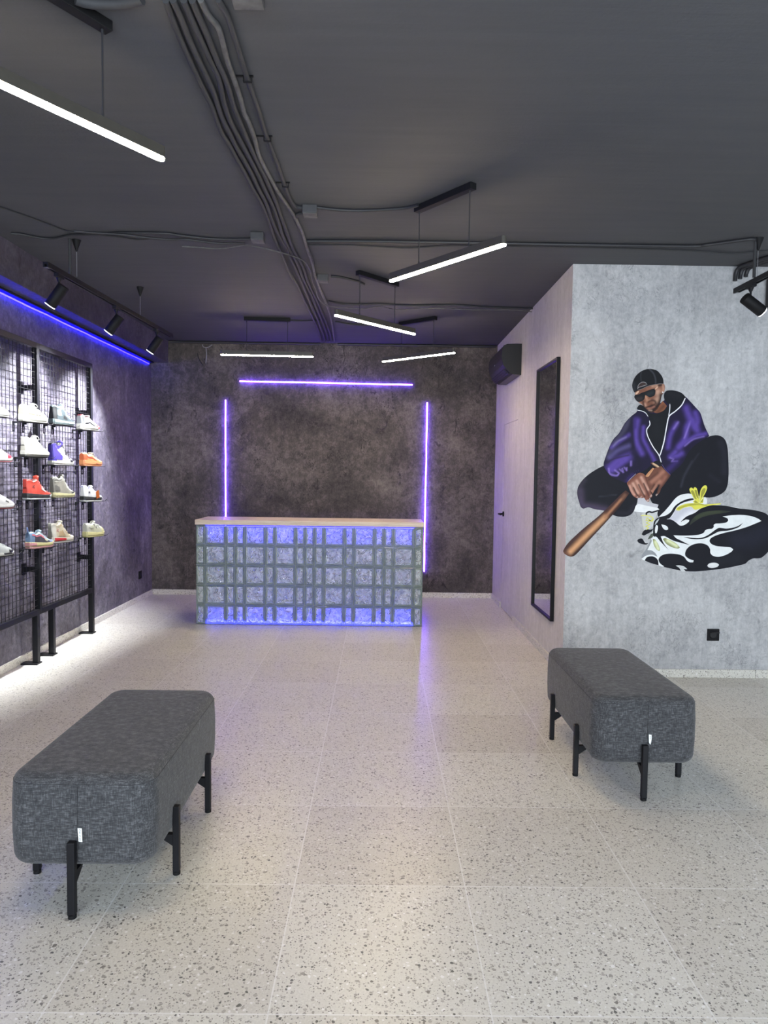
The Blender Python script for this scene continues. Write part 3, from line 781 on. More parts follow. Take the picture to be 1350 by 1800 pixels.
# ---------------------------------------------------------------- shoes
_sm = {}
def sm(rgb, rough=.55):
    k = (rgb, rough)
    if k not in _sm:
        _sm[k] = plain('shoe_%02x%02x%02x' % rgb, tuple(x*.30 for x in s2l(rgb)), rough, var=.06, scale=60)
    return _sm[k]

def lerp(tab, t):
    for (a, x), (b, y) in zip(tab, tab[1:]):
        if t <= b: 
            u = (t-a)/(b-a) if b > a else 0
            u = u*u*(3-2*u)*.5+u*.5
            return x+(y-x)*u
    return tab[-1][1]

WID = [(0, .021), (.03, .029), (.12, .0345), (.3, .034), (.45, .034), (.62, .042), (.78, .043), (.9, .034), (.96, .024), (1, .006)]
def make_shoe(label, x, y, z, c, ang=None):
    L = c.get('L', .272)
    hs = c.get('sole_h', .030)
    col = c.get('collar', .088)      # collar height at the heel
    toe = c.get('toe_h', .052)
    ankle = c.get('dip', col*.90)
    tongue_h = ankle*1.17+c.get('tongue', .012)
    t0 = thing('sneaker', label, 'sneaker', (x, y, z), (0, 0, SA if ang is None else ang), 'sneakers on the rack shelves')
    t0.scale = (.87, .90, 1.10)
    X = lambda t: (t-.5)*L
    zs = lambda t: hs*(1.0-.28*min(1, t/.6)) + .010*max(0, (t-.82)/.18)**2
    zb = lambda t: .016*max(0, (t-.80)/.20)**2 + .003*max(0, (.06-t)/.06)
    wid = lambda t: lerp(WID, t)
    th = .41
    top = [(0, col*.93), (.03, col), (.10, col*1.0), (.22, ankle), (.33, ankle*1.05), (th, ankle*1.17), (.47, ankle*1.06), (.58, .45*ankle+.55*toe+.008), (.72, toe+.008), (.82, toe), (.92, toe*.80), (1, toe*.45)]
    H = lambda t: max(lerp(top, t), zs(t)+.004)
    # --- sole: lower tread, mid band and rim that swells past the upper
    N = 30
    ts = [i/N for i in range(N+1)]
    ts = [.5-.5*math.cos(math.pi*q) for q in ts]
    def sole_mesh(lo, hi, grow, mats, name, t_a=0, t_b=1):
        m = MB(); rows = []
        tt = [q for q in ts if t_a-1e-6 <= q <= t_b+1e-6]
        for q in tt:
            w = wid(q)+grow
            a, b = lo(q), hi(q)
            rows.append([(X(q), -w*.93, a), (X(q), -w*1.03, a+(b-a)*.35), (X(q), -w, b), (X(q), w, b), (X(q), w*1.03, a+(b-a)*.35), (X(q), w*.93, a)])
        ex = grow
        rows = [[(p[0]-ex, p[1]*.86, p[2]) for p in rows[0]]] + rows + [[(p[0]+ex, p[1]*.7, p[2]) for p in rows[-1]]]
        vs = [p for r in rows for p in r]
        for i in range(len(rows)-1):
            m.add(vs, [(i*6+k, i*6+(k+1) % 6, i*6+6+(k+1) % 6, i*6+6+k) for k in range(6)], 0, False)
        m.add(vs, [tuple(range(6)), tuple(range(len(vs)-6, len(vs)))[::-1]])
        return m.build(name, mats, t0, .0015, weld=1e-5)
    outs = c.get('out_h', .007)
    sole_mesh(lambda q: zb(q), lambda q: zb(q)+outs*(1-.2*q), .003, sm(c['outsole']), 'outsole')
    sole_mesh(lambda q: zb(q)+outs*(1-.2*q), zs, .005, sm(c['sole']), 'midsole')
    for nm, a, b, lo_f, hi_f, rgb in c.get('bands', []):
        sole_mesh(lambda q: zb(q)+outs+(zs(q)-zb(q)-outs)*lo_f, lambda q: zb(q)+outs+(zs(q)-zb(q)-outs)*hi_f, .0062, sm(rgb), nm, a, b)
    # --- upper: outside wall, rolled collar and hollow inside
    K = 9
    def outer(t, k):
        """k 0..1 from sole to top edge, right-hand half (y<0 mirrored by the caller)"""
        w, a, b = wid(t), zs(t)-.003, H(t)
        e = max(0, min(1, (th+.02-t)/.10))           # 1 = open ankle, 0 = closed vamp
        we = .024*e*min(1, .35+t*6)
        ang = k*math.pi/2
        yy = we + (w-we)*max(0, math.cos(ang))**.55
        if e > .5: yy += .0025*math.sin(k*math.pi)*(1 if b < .11 else .3) - (.006*math.sin(min(1, k*1.0)*math.pi)**2 if b > .11 else 0)
        zz = a+(b-a)*math.sin(ang)**.9
        return yy, zz
    rows = []
    tu = [i/34 for i in range(35)]
    for t in tu:
        left = []
        for k in range(K+1):
            yy, zz = outer(t, k/K); left.append((X(t), yy, zz))
        e = 1.0 if .045 < t < th else 0.0
        yl, zl = outer(t, 1)
        zin = zs(t)+.004 if e else zl-.0005
        inn = [(X(t), yl-.006 if e else yl*.6, zl+.001*e), (X(t), max(0, yl-.008) if e else yl*.3, zin)]
        ring = left + inn + [(X(t), 0, zin)] + [(p[0], -p[1], p[2]) for p in reversed(inn)] + [(p[0], -p[1], p[2]) for p in reversed(left)]
        rows.append(ring)
    n = len(rows[0]); m = MB()
    vs = [p for r in rows for p in r]
    slots = ['quarter', 'heel', 'collar_c', 'vamp', 'toebox', 'mudguard', 'lining', 'stay']
    cm = [sm(c.get(s, c['quarter'])) for s in slots]
    cf = c.get('collar_frac', .82)
    for i in range(len(rows)-1):
        t = (tu[i]+tu[i+1])/2
        for k in range(n-1):
            kk = min(k, n-2-k)
            fr = (kk+.5)/K
            if kk >= K: mi = 6 if t < th else 3
            elif t < th and fr > cf: mi = 2
            elif t > .86 and fr < .55: mi = 5
            elif t > .74: mi = 4 if fr > .38 else 5
            elif t > .52: mi = 3 if fr > .62 else (7 if fr > .3 else 0)
            elif t < .14 and fr < cf: mi = 1
            elif t > .36 and fr > .5: mi = 7
            else: mi = 0
            m.add([vs[i*n+k], vs[i*n+k+1], vs[i*n+n+k+1], vs[i*n+n+k]], [(0, 1, 2, 3)], mi, True)
    m.add(rows[0], [tuple(range(n))], 1)
    m.add(rows[-1], [tuple(range(n))[::-1]], 5)
    m.build('upper', cm, t0, weld=2e-5)
    # rolled collar lip
    if c.get('lip', True):
        lp = [(X(q), outer(q, 1)[0]-.002, outer(q, 1)[1]) for q in tu if .03 <= q <= th]
        path = lp[::-1] + [(X(.012), 0, H(.02))] + [(p[0], -p[1], p[2]) for p in lp]
        MB().tube(path, .0045, 6).build('collar_padding', sm(c.get('collar_c', c['quarter'])), t0)
    # tongue
    tg = MB(); rows = []
    for i in range(6):
        u = i/5
        cx = X(th+.05)-.018*u+.012*u*u; cz = H(th+.08)-.006+(tongue_h-H(th+.08)+.006)*u
        hw = .024+.006*u
        rows.append([(cx, -hw, cz-.004), (cx+.006, -hw*.5, cz+.002), (cx+.007, 0, cz+.004), (cx+.006, hw*.5, cz+.002), (cx, hw, cz-.004), (cx-.007, hw*.6, cz-.004), (cx-.006, 0, cz), (cx-.007, -hw*.6, cz-.004)])
    vs = [p for r in rows for p in r]
    for i in range(5): tg.add(vs, [(i*8+k, i*8+(k+1) % 8, i*8+8+(k+1) % 8, i*8+8+k) for k in range(8)], 0, True)
    tg.add(vs[-8:], [tuple(range(8))])
    tg.build('tongue', sm(c.get('tongue_c', c.get('vamp', c['quarter']))), t0, weld=1e-5)
    # laces
    lc = MB()
    for i in range(5):
        q = th+.03+i*.055
        pts = []
        for k in (.62, .75, .88, 1):
            yy, zz = outer(q, k); pts.append((X(q)-.004*(1-k), yy, zz+.003))
        pts = pts + [(p[0], -p[1], p[2]) for p in reversed(pts[:-1])]
        lc.tube(pts, .0030, 5)
    if c.get('bow'):
        for sg in (-1, 1):
            lc.tube(smooth_path([(X(th+.05), 0, H(th+.05)+.004), (X(th+.09), sg*.018, H(th+.05)+.016), (X(th+.14), sg*.026, H(th+.1)+.004), (X(th+.09), sg*.014, H(th+.08)+.002)]), .0026, 5)
    lc.build('laces', sm(c.get('lace', c['quarter'])), t0)
    # applied shapes that follow the side wall: curved stripe, panels, emblems
    def applique(name, poly, rgb, lift=.0016, sides=(-1, 1), thick=.001):
        for sg in sides:
            m = MB(); vv = []
            P2 = [Vector(p) for p in poly]
            den = []
            for a, b in zip(P2, P2[1:]+P2[:1]):
                k = max(1, int((b-a).length/.05))
                den += [a+(b-a)*(i/k) for i in range(k)]
            nb = len(den)
            inner = [Vector((u/20, v/12)) for u in range(1, 20) for v in range(1, 12)]
            def inside(p):
                r = False
                for a, b in zip(P2, P2[1:]+P2[:1]):
                    if (a.y > p.y) != (b.y > p.y) and p.x < (b.x-a.x)*(p.y-a.y)/(b.y-a.y)+a.x: r = not r
                return r
            pts = den + [p for p in inner if inside(p) and min((p-d).length for d in den) > .02]
            vo, _, fo, *_ = delaunay_2d_cdt(pts, [], [list(range(nb))], 1, 1e-5)
            for p in vo:
                yy, zz = outer(p.x, p.y); vv.append((X(p.x)-(lift if p.x < .05 else 0), sg*(yy+lift), zz+.0004))
            m.add(vv, [tuple(q) for q in fo], 0, True)
            m.build(name, sm(rgb), t0)
    SW = [(.10, .70), (.20, .60), (.34, .42), (.46, .30), (.53, .30), (.58, .40), (.60, .56), (.66, .38), (.64, .22), (.56, .12), (.44, .13), (.30, .30), (.18, .50)]
    for nm, poly, rgb in c.get('patch', []):
        applique(nm, SW if poly == 'check' else poly, rgb)
    if 'emblem' in c:      # small leaping-figure mark by the heel
        applique('emblem', [(.16, .34), (.20, .42), (.19, .52), (.215, .52), (.225, .44), (.27, .50), (.275, .46), (.235, .38), (.27, .30), (.25, .28), (.215, .34), (.175, .28)], c['emblem'], .0020)
    if 'pull' in c:
        MB().tube(smooth_path([(X(.01), -.006, H(.02)-.012), (X(-.035), -.006, H(.02)+.016), (X(-.02), 0, H(.02)+.034), (X(.02), .004, H(.02)+.016), (X(.02), .004, H(.02)-.004)]), .0045, 6).build('pull_tab', sm(c['pull']), t0)
    if 'heel_tab' in c:
        MB().box((X(-.012), -.017, H(.02)*.62), (X(.012), .017, H(.02)*1.06)).build('heel_tab', sm(c['heel_tab']), t0, .004)
    if 'hang_tag' in c:
        yy, zz = outer(.52, .9)
        q = Matrix.Translation((X(.60), -.050, .052)) @ Matrix.Rotation(R(8), 4, 'X') @ Matrix.Rotation(R(-24), 4, 'Y')
        m = MB().box((-.022, -.0008, -.034), (.022, .0008, .034))
        o = m.build('hang_tag', sm(c['hang_tag']), t0); o.data.transform(q)
        o['label'] = 'orange cardboard hang tag'
    return t0

WH = (238, 236, 230); CR = (232, 226, 206); BK = (22, 23, 27); GY = (150, 156, 158)
SHOES = {
 'r1c1': ('cream low sneaker with pale yellow side panel and platform sole, top shelf by middle post', dict(collar=.105, tongue=.010, sole_h=.046, toe_h=.062, quarter=(240, 233, 208), heel=(236, 226, 190), collar_c=(238, 236, 226), vamp=(240, 238, 228), toebox=(240, 232, 205), mudguard=(238, 232, 212), lining=(214, 208, 190), stay=(242, 240, 232), sole=(226, 226, 214), outsole=(230, 226, 210), lace=(243, 240, 230), bow=True,
     patch=[('heel_panel', [(.16, .12), (.17, .55), (.36, .50), (.42, .12)], (233, 222, 172)), ('curved_stripe', 'check', (240, 236, 222)), ('stripe_end', [(.46, .12), (.50, .34), (.58, .36), (.62, .14)], (112, 100, 92))])),
 'r1c2': ('slate and black high sneaker with pale aqua collar on a top shelf', dict(collar=.130, tongue=.010, sole_h=.040, quarter=(84, 98, 104), heel=(30, 34, 40), collar_c=(150, 170, 174), vamp=(66, 74, 84), toebox=(50, 54, 64), mudguard=(96, 108, 118), lining=(34, 36, 42), stay=(168, 184, 184), sole=(150, 168, 170), outsole=(42, 52, 56), lace=(196, 214, 212), tongue_c=(140, 160, 164),
     patch=[('side_panel', [(.16, .20), (.18, .60), (.32, .75), (.36, .20)], (150, 166, 166)), ('side_window', [(.42, .10), (.44, .24), (.55, .24), (.58, .10)], (38, 42, 48))], bands=[('sole_band', .3, .7, .3, .8, (196, 212, 216))])),
 'r1c3': ('white sneaker with bright red toe and red collar lining on a top shelf', dict(collar=.112, tongue=.010, sole_h=.044, dip=.088, quarter=(242, 240, 238), heel=(160, 164, 168), collar_c=(150, 40, 50), vamp=(246, 244, 243), toebox=(244, 242, 240), mudguard=(236, 58, 56), lining=(150, 30, 40), stay=(246, 240, 240), sole=(226, 224, 214), outsole=(196, 194, 184), lace=(240, 228, 226), tongue_c=(246, 236, 236),
     patch=[('dark_line', [(.16, .05), (.2, .18), (.45, .30), (.68, .12), (.68, .03), (.45, .18)], (26, 28, 38)), ('red_toe', [(.70, .04), (.74, .30), (.86, .48), (.93, .40), (.93, .04)], (236, 52, 52))], bands=[('toe_band', .78, 1, .1, .9, (232, 60, 58))])),
 'r2c1': ('off-white mid sneaker with dark heel tread, second shelf down by the middle post', dict(collar=.124, tongue=.010, sole_h=.040, toe_h=.058, quarter=(226, 222, 206), heel=(224, 220, 204), collar_c=(232, 228, 214), vamp=(238, 235, 224), toebox=(238, 236, 228), mudguard=(240, 238, 230), lining=(150, 146, 134), stay=(240, 238, 230), sole=(240, 237, 224), outsole=(52, 52, 46), out_h=.014, lace=(244, 242, 234), bow=True, heel_tab=(236, 232, 220), emblem=(176, 170, 152))),
 'r2c2': ('purple high-top sneaker with white curved stripe, black collar and black toe', dict(collar=.150, tongue=.010, sole_h=.030, quarter=(236, 234, 234), heel=(98, 80, 214), collar_c=(34, 33, 40), vamp=(30, 29, 42), toebox=(214, 212, 222), mudguard=(28, 27, 38), lining=(40, 38, 46), stay=(28, 27, 40), sole=(238, 238, 226), outsole=(212, 212, 206), lace=(28, 27, 38), tongue_c=(104, 84, 222), collar_frac=.86,
     patch=[('side_panel', [(.03, .06), (.03, .84), (.40, .84), (.40, .66), (.22, .5), (.40, .18), (.40, .06)], (100, 82, 216)), ('curved_stripe', 'check', (246, 244, 250))])),
 'r2c3': ('orange and peach low sneaker with a cream tongue', dict(collar=.100, tongue=.010, sole_h=.046, dip=.080, quarter=(244, 160, 96), heel=(228, 112, 60), collar_c=(240, 226, 204), vamp=(246, 218, 184), toebox=(250, 206, 158), mudguard=(250, 200, 150), lining=(196, 92, 52), stay=(246, 196, 150), sole=(246, 160, 100), outsole=(238, 150, 96), lace=(246, 240, 216), bow=True,
     patch=[('dark_stripe', [(.10, .38), (.16, .56), (.40, .42), (.60, .26), (.60, .18), (.38, .28)], (198, 70, 40))], bands=[('sole_window', .52, .66, .3, .6, (178, 66, 44))])),
 'r3c1': ('red high sneaker with black collar lining and black and white sole', dict(collar=.128, tongue=.020, sole_h=.044, quarter=(232, 78, 56), heel=(224, 70, 52), collar_c=(226, 72, 54), vamp=(226, 72, 54), toebox=(232, 80, 60), mudguard=(230, 76, 56), lining=(36, 34, 38), stay=(196, 60, 56), sole=(36, 38, 42), outsole=(206, 212, 212), out_h=.012, lace=(210, 64, 54), tongue_c=(236, 84, 62), emblem=(120, 30, 28), heel_tab=(214, 66, 52),
     patch=[('mesh_panel', [(.52, .28), (.53, .60), (.66, .55), (.70, .28)], (206, 196, 190)), ('ankle_panel', [(.16, .86), (.2, .96), (.34, .96), (.3, .84)], (222, 206, 208))], bands=[('toe_band', .80, 1, .0, .9, (240, 238, 236))])),
 'r3c2': ('greyish beige high sneaker with strapped collar and pale yellow sole, beside the red one', dict(collar=.142, tongue=.010, sole_h=.036, quarter=(176, 172, 158), heel=(150, 148, 138), collar_c=(226, 226, 214), vamp=(206, 202, 186), toebox=(214, 210, 194), mudguard=(64, 64, 62), lining=(120, 118, 110), stay=(220, 220, 206), sole=(236, 230, 174), outsole=(206, 200, 160), lace=(224, 222, 206),
     patch=[('strap', [(.04, .62), (.04, .72), (.38, .86), (.40, .76)], (232, 232, 222)), ('strap', [(.04, .44), (.04, .52), (.40, .70), (.42, .60)], (206, 204, 190)), ('heel_shade', [(.04, .08), (.04, .30), (.22, .28), (.25, .08)], (116, 114, 108))])),
 'r3c3': ('white sneaker with blue lining, black midsole and an orange hang tag', dict(collar=.122, tongue=.010, sole_h=.044, dip=.096, quarter=(246, 246, 246), heel=(244, 244, 244), collar_c=(240, 240, 244), vamp=(246, 246, 246), toebox=(248, 248, 248), mudguard=(248, 248, 248), lining=(62, 44, 176), stay=(244, 244, 246), sole=(30, 34, 34), outsole=(222, 224, 218), out_h=.012, lace=(248, 248, 248), emblem=(40, 40, 48), hang_tag=(244, 124, 30),
     bands=[('toe_band', .84, 1, .1, .9, (236, 236, 236))])),
 'r4c1': ('pastel blue, pink and charcoal low sneaker with a blue pull loop', dict(collar=.108, tongue=.010, sole_h=.046, dip=.092, quarter=(84, 82, 92), heel=(140, 170, 208), collar_c=(176, 206, 226), vamp=(178, 206, 222), toebox=(184, 194, 214), mudguard=(150, 172, 210), lining=(30, 30, 36), stay=(196, 216, 226), sole=(244, 234, 166), outsole=(238, 178, 176), out_h=.014, lace=(206, 224, 232), pull=(104, 132, 190),
     patch=[('pink_stripe', [(.05, .44), (.05, .60), (.3, .62), (.5, .5), (.58, .3), (.46, .36), (.3, .48)], (238, 130, 144)), ('yellow_patch', [(.54, .24), (.58, .44), (.66, .3), (.62, .14)], (240, 238, 196))], bands=[('pink_band', 0, .22, .1, .9, (240, 170, 170)), ('pink_toe', .84, 1, .1, .9, (244, 190, 186))])),
 'r4c2': ('beige mid sneaker with a red midsole block and white sole', dict(collar=.136, tongue=.010, sole_h=.044, quarter=(226, 214, 182), heel=(238, 234, 220), collar_c=(228, 220, 196), vamp=(232, 226, 204), toebox=(240, 236, 220), mudguard=(240, 236, 222), lining=(188, 176, 150), stay=(208, 184, 144), sole=(240, 234, 216), outsole=(238, 236, 228), out_h=.012, lace=(236, 228, 206), heel_tab=(240, 236, 222), emblem=(206, 150, 138),
     bands=[('red_block', .06, .56, .05, .92, (226, 46, 54))], patch=[('tan_panel', [(.24, .06), (.30, .30), (.44, .34), (.56, .08)], (214, 184, 140))])),
 'r4c3': ('pale yellow and white rounded running shoe with grey wavy lines', dict(collar=.106, tongue=.010, sole_h=.044, toe_h=.076, quarter=(222, 222, 192), heel=(236, 234, 218), collar_c=(240, 240, 228), vamp=(232, 232, 212), toebox=(238, 234, 190), mudguard=(242, 236, 176), lining=(176, 176, 156), stay=(230, 230, 212), sole=(242, 234, 168), outsole=(232, 222, 150), lace=(238, 238, 226), L=.268,
     patch=[('wavy_line', [(.28, .90), (.36, .6), (.42, .3), (.45, .3), (.40, .62), (.34, .92)], (140, 142, 136)), ('wavy_line', [(.46, .3), (.52, .66), (.56, .66), (.50, .28)], (140, 142, 136)), ('wavy_line', [(.56, .66), (.60, .36), (.63, .36), (.59, .68)], (150, 152, 146)), ('side_bar', [(.06, .3), (.06, .38), (.30, .36), (.30, .28)], (190, 190, 166))])),
 'r1c0': ('white sneaker toe just entering the photo edge on the top shelf', dict(quarter=(240, 238, 226), outsole=(230, 226, 216), sole=(238, 236, 226))),
 'r2c0': ('white sneaker with a red toe band, cut by the photo edge', dict(quarter=(240, 236, 236), vamp=(240, 226, 226), mudguard=(222, 58, 84), toebox=(232, 120, 140), sole=(240, 238, 236), outsole=(226, 130, 140))),
 'r3c0': ('white sneaker with thin reddish tread line, cut by the photo edge', dict(quarter=(244, 242, 238), toebox=(246, 244, 242), sole=(240, 238, 232), outsole=(196, 70, 74), out_h=.006, patch=[('side_mark', [(.60, .3), (.62, .4), (.72, .3), (.70, .22)], (60, 60, 62))])),
 'r4c0': ('black and white sneaker toe on the lowest shelf, cut by the photo edge', dict(quarter=(232, 236, 232), toebox=(222, 228, 222), vamp=(226, 230, 226), mudguard=(24, 26, 26), sole=(238, 238, 230), outsole=(28, 30, 30), bands=[('black_band', .55, .85, .3, 1, (26, 28, 28))])),
}
DYS = -.016
POS = {'r1c1': (5.085, 1.775), 'r2c1': (5.105, 1.530), 'r3c1': (5.125, 1.230), 'r4c1': (5.155, .880),
       'r1c2': (5.535, 1.785), 'r2c2': (5.515, 1.480), 'r3c2': (5.530, 1.232), 'r4c2': (5.495, .886),
       'r1c3': (6.030, 1.777), 'r2c3': (6.080, 1.478), 'r3c3': (6.080, 1.178), 'r4c3': (6.125, .876),
       'r1c0': (4.555, 1.777), 'r2c0': (4.585, 1.490), 'r3c0': (4.600, 1.190), 'r4c0': (4.585, .880)}
RN = {'1': 'top', '2': 'second', '3': 'third', '4': 'lowest'}
CN = {'0': 'panel cut by the edge of the photo', '1': 'position beside the middle post', '2': 'middle of the end panel', '3': 'far end of the rack'}
for k, (y, z) in POS.items():
    make_shelf('narrow black shoe shelf, %s row, %s' % (RN[k[1]], CN[k[3]]), -2.445, y, z)
    lb, cf = SHOES[k]
    make_shoe(lb, -2.448, y+DYS, z+.0003, cf)
# ---------------------------------------------------------------- mural painted on the pale wall
def wall_xy(u, v):                   # drawing units of the mural -> metres on the wall
    return 1.2535+u*.0011151, 2.3195+u*.0000148-v*.0011135
def Nn(p): return [(511+x*.6215, 803+y*.6215) for x, y in p]     # sneaker detail sheet
def Hh(p): return [(401+x*.3243, 657+y*.3243) for x, y in p]     # hands detail sheet
def Ff(p): return [(365+x*.4054, 73+y*.4054) for x, y in p]      # head detail sheet
def curve(pts, closed=True, step=6):
    P = [np.array(p, float) for p in pts]; n = len(P); out = []
    def corner(i):
        if not closed and i in (0, n-1): return True
        a = P[i]-P[i-1]; b = P[(i+1) % n]-P[i]
        d = np.linalg.norm(a)*np.linalg.norm(b)
        return d < 1e-6 or np.dot(a, b)/d < .25
    cs = [corner(i) for i in range(n)]
    for i in range(n if closed else n-1):
        p1, p2 = P[i], P[(i+1) % n]
        p0 = p1-(p2-p1) if cs[i] else P[i-1]
        p3 = p2+(p2-p1) if cs[(i+1) % n] else P[(i+2) % n]
        L = np.linalg.norm(p2-p1); k = max(1, int(L/step))
        t1 = (p2-p0)*.5; t2 = (p3-p1)*.5
        for t, m in ((0, t1), (1, t2)):
            nm = np.linalg.norm(m)
            if nm > L: m *= L/nm
        for j in range(k):
            t = j/k
            out.append((2*t**3-3*t*t+1)*p1+(t**3-2*t*t+t)*t1+(-2*t**3+3*t*t)*p2+(t**3-t*t)*t2)
    if not closed: out.append(P[-1])
    return np.array(out)
def inside_np(P, poly):
    x, y = P[:, 0], P[:, 1]; r = np.zeros(len(P), bool)
    for a, b in zip(poly, np.roll(poly, -1, 0)):
        if a[1] == b[1]: continue
        c = ((a[1] > y) != (b[1] > y)) & (x < (b[0]-a[0])*(y-a[1])/(b[1]-a[1])+a[0]); r ^= c
    return r
def dist_np(P, line):
    d = np.full(len(P), 1e9)
    for a, b in zip(line, line[1:]):
        ab = b-a; L = max(1e-9, ab.dot(ab))
        t = np.clip(((P-a)@ab)/L, 0, 1)
        d = np.minimum(d, np.linalg.norm(P-(a+t[:, None]*ab), axis=1))
    return d
SOFT = 1.0
class Paint:
    LAYER = 0
    def __init__(s, name, label=None): s.name = name; s.label = label; s.v = []; s.f = []; s.c = []
    def poly(s, pts, rgb, strokes=(), grid=0, smooth=True, step=6):
        Paint.LAYER += 1
        bd = curve(pts, True, step) if smooth else np.array(pts, float)
        P = [Vector(p) for p in bd]; nb = len(P)
        if grid:
            lo, hi = bd.min(0), bd.max(0)
            gx, gy = np.meshgrid(np.arange(lo[0], hi[0], grid), np.arange(lo[1], hi[1], grid))
            G = np.stack([gx.ravel(), gy.ravel()], 1)
            G = G[inside_np(G, bd)]
            if len(G):
                G = G[dist_np(G, np.vstack([bd, bd[:1]])) > grid*.55]
                P += [Vector(p) for p in G]
        vo, _, fo, *_ = delaunay_2d_cdt(P, [], [list(range(nb))], 1, 1e-4)
        V = np.array([tuple(p) for p in vo])
        C = np.tile(np.array(s2l(rgb)), (len(V), 1))
        for pts_, col, w, a in strokes:
            L = curve(pts_, False, 5)
            k = a*np.exp(-(dist_np(V, L)/(w*SOFT))**2)
            C = C*(1-k[:, None])+np.array(s2l(col))*k[:, None]
        b = len(s.v); d = Paint.LAYER*.00003+.0006
        for (u, v) in V:
            x, z = wall_xy(u, v); s.v.append((x, YM-d, z))
        s.c += [tuple(c) for c in C]
        s.f += [tuple(b+i for i in f) for f in fo]
        return s
    def line(s, pts, rgb, w, w2=None):
        L = curve(pts, False, 5); n = len(L)
        T = np.gradient(L, axis=0); T /= np.maximum(1e-9, np.linalg.norm(T, axis=1))[:, None]
        N = np.stack([-T[:, 1], T[:, 0]], 1)
        ww = np.linspace(w, w if w2 is None else w2, n)/2
        ww = ww*np.minimum(1, .25+np.minimum(np.arange(n), np.arange(n)[::-1])*.5)
        A = L+N*ww[:, None]; B = L-N*ww[:, None]
        Paint.LAYER += 1
        d = Paint.LAYER*.00003+.0006; b = len(s.v); c = s2l(rgb)
        for i in range(n):
            for q in (A[i], B[i]):
                x, z = wall_xy(*q); s.v.append((x, YM-d, z)); s.c.append(c)
        s.f += [(b+2*i, b+2*i+1, b+2*i+3, b+2*i+2) for i in range(n-1)]
        return s
    def build(s, parent, mat):
        me = bpy.data.meshes.new(s.name); me.from_pydata(s.v, [], s.f)
        at = me.attributes.new('paint', 'FLOAT_COLOR', 'POINT')
        at.data.foreach_set('color', [x for c in s.c for x in (*c, 1.0)])
        bm = bmesh.new(); bm.from_mesh(me)
        for f in bm.faces:
            if f.normal.y > 0: f.normal_flip()
        bm.to_mesh(me); bm.free()
        o = link(s.name, me, parent, mat)
        if s.label: o['label'] = s.label
        return o
def paint_mat():
    t = NT('mural_paint')
    a = t.new('ShaderNodeAttribute', attribute_name='paint')
    n = t.noise(t.coord(), 30, 5, .6)
    t.link(t.mix(.5, a.outputs['Color'], t.mix(1.0, a.outputs['Color'], t.ramp(n, [(.3, (.86, .86, .86)), (.7, (1.1, 1.1, 1.1))]), 'MULTIPLY')), t.b.inputs['Base Color'])
    t.b.inputs['Roughness'].default_value = .55; t.b.inputs['Specular IOR Level'].default_value = .2
    t.bump(t.noise(t.coord(), 24, 6, .65), .12, .01)
    return t.m
M['paint'] = paint_mat()
mural = thing('mural_picture', 'mural on the pale wall of a seated man in purple jacket holding a bat', 'mural', (0, 0, 0))
DK = (20, 21, 30)
PU, PL, PH = (62, 45, 116), (90, 69, 158), (142, 120, 206)
ND = (27, 21, 50)

tr_ = Paint('trousers')
tr_.poly([(312, 718), (240, 757), (188, 800), (156, 845), (147, 885), (152, 920), (163, 955), (172, 980), (190, 993), (222, 985), (268, 998), (330, 1008), (372, 1030), (410, 1043), (455, 1046), (497, 1032), (520, 1000), (533, 965), (540, 925), (520, 850), (480, 760), (400, 700)], DK,
    [([(165, 880), (175, 950), (195, 975), (260, 985), (330, 1000)], (78, 66, 92), 24, .75), ([(190, 810), (160, 860), (165, 900)], (56, 50, 66), 18, .6), ([(290, 915), (400, 905)], (44, 46, 56), 4, .8), ([(420, 1020), (480, 1020), (515, 975)], (42, 38, 52), 14, .5)], 9)
tr_.poly([(618, 925), (640, 880), (700, 800), (770, 740), (810, 700), (830, 655), (870, 600), (930, 560), (985, 530), (1032, 522), (1068, 533), (1092, 560), (1106, 610), (1113, 680), (1118, 760), (1116, 830), (1104, 872), (1080, 896), (1040, 915), (1000, 922), (960, 918), (900, 905), (850, 910), (790, 960), (745, 1020), (700, 1060), (672, 1040), (665, 990), (640, 965)], DK,
    [([(880, 690), (835, 780), (815, 850)], (50, 52, 64), 7, .8), ([(1060, 570), (1085, 640), (1090, 760)], (36, 36, 48), 22, .7), ([(920, 640), (880, 700)], (40, 40, 52), 6, .7), ([(1000, 780), (1060, 820)], (34, 34, 46), 14, .5)], 9)
tr_.poly([(540, 690), (600, 670), (700, 690), (745, 770), (720, 860), (640, 900), (520, 850), (470, 830), (520, 760)], DK)
tr_.build(mural, M['paint'])

sn = Paint('painted_sneaker', 'oversized black and white painted sneaker')
sn.poly(Nn([(45, 185), (110, 195), (150, 235), (200, 250), (262, 265), (250, 300), (40, 262)]), (196, 196, 202), [], 0)
sn.poly(Nn([(42, 262), (150, 278), (255, 300), (276, 320), (150, 345), (70, 342), (8, 335)]), (238, 240, 240))
sn.poly(Nn([(90, 360), (150, 345), (260, 330), (230, 420), (200, 500), (120, 540), (100, 450)]), (204, 206, 206), [(Nn([(90, 390), (110, 450), (110, 500)]), (214, 214, 176), 10, .45)], 6)
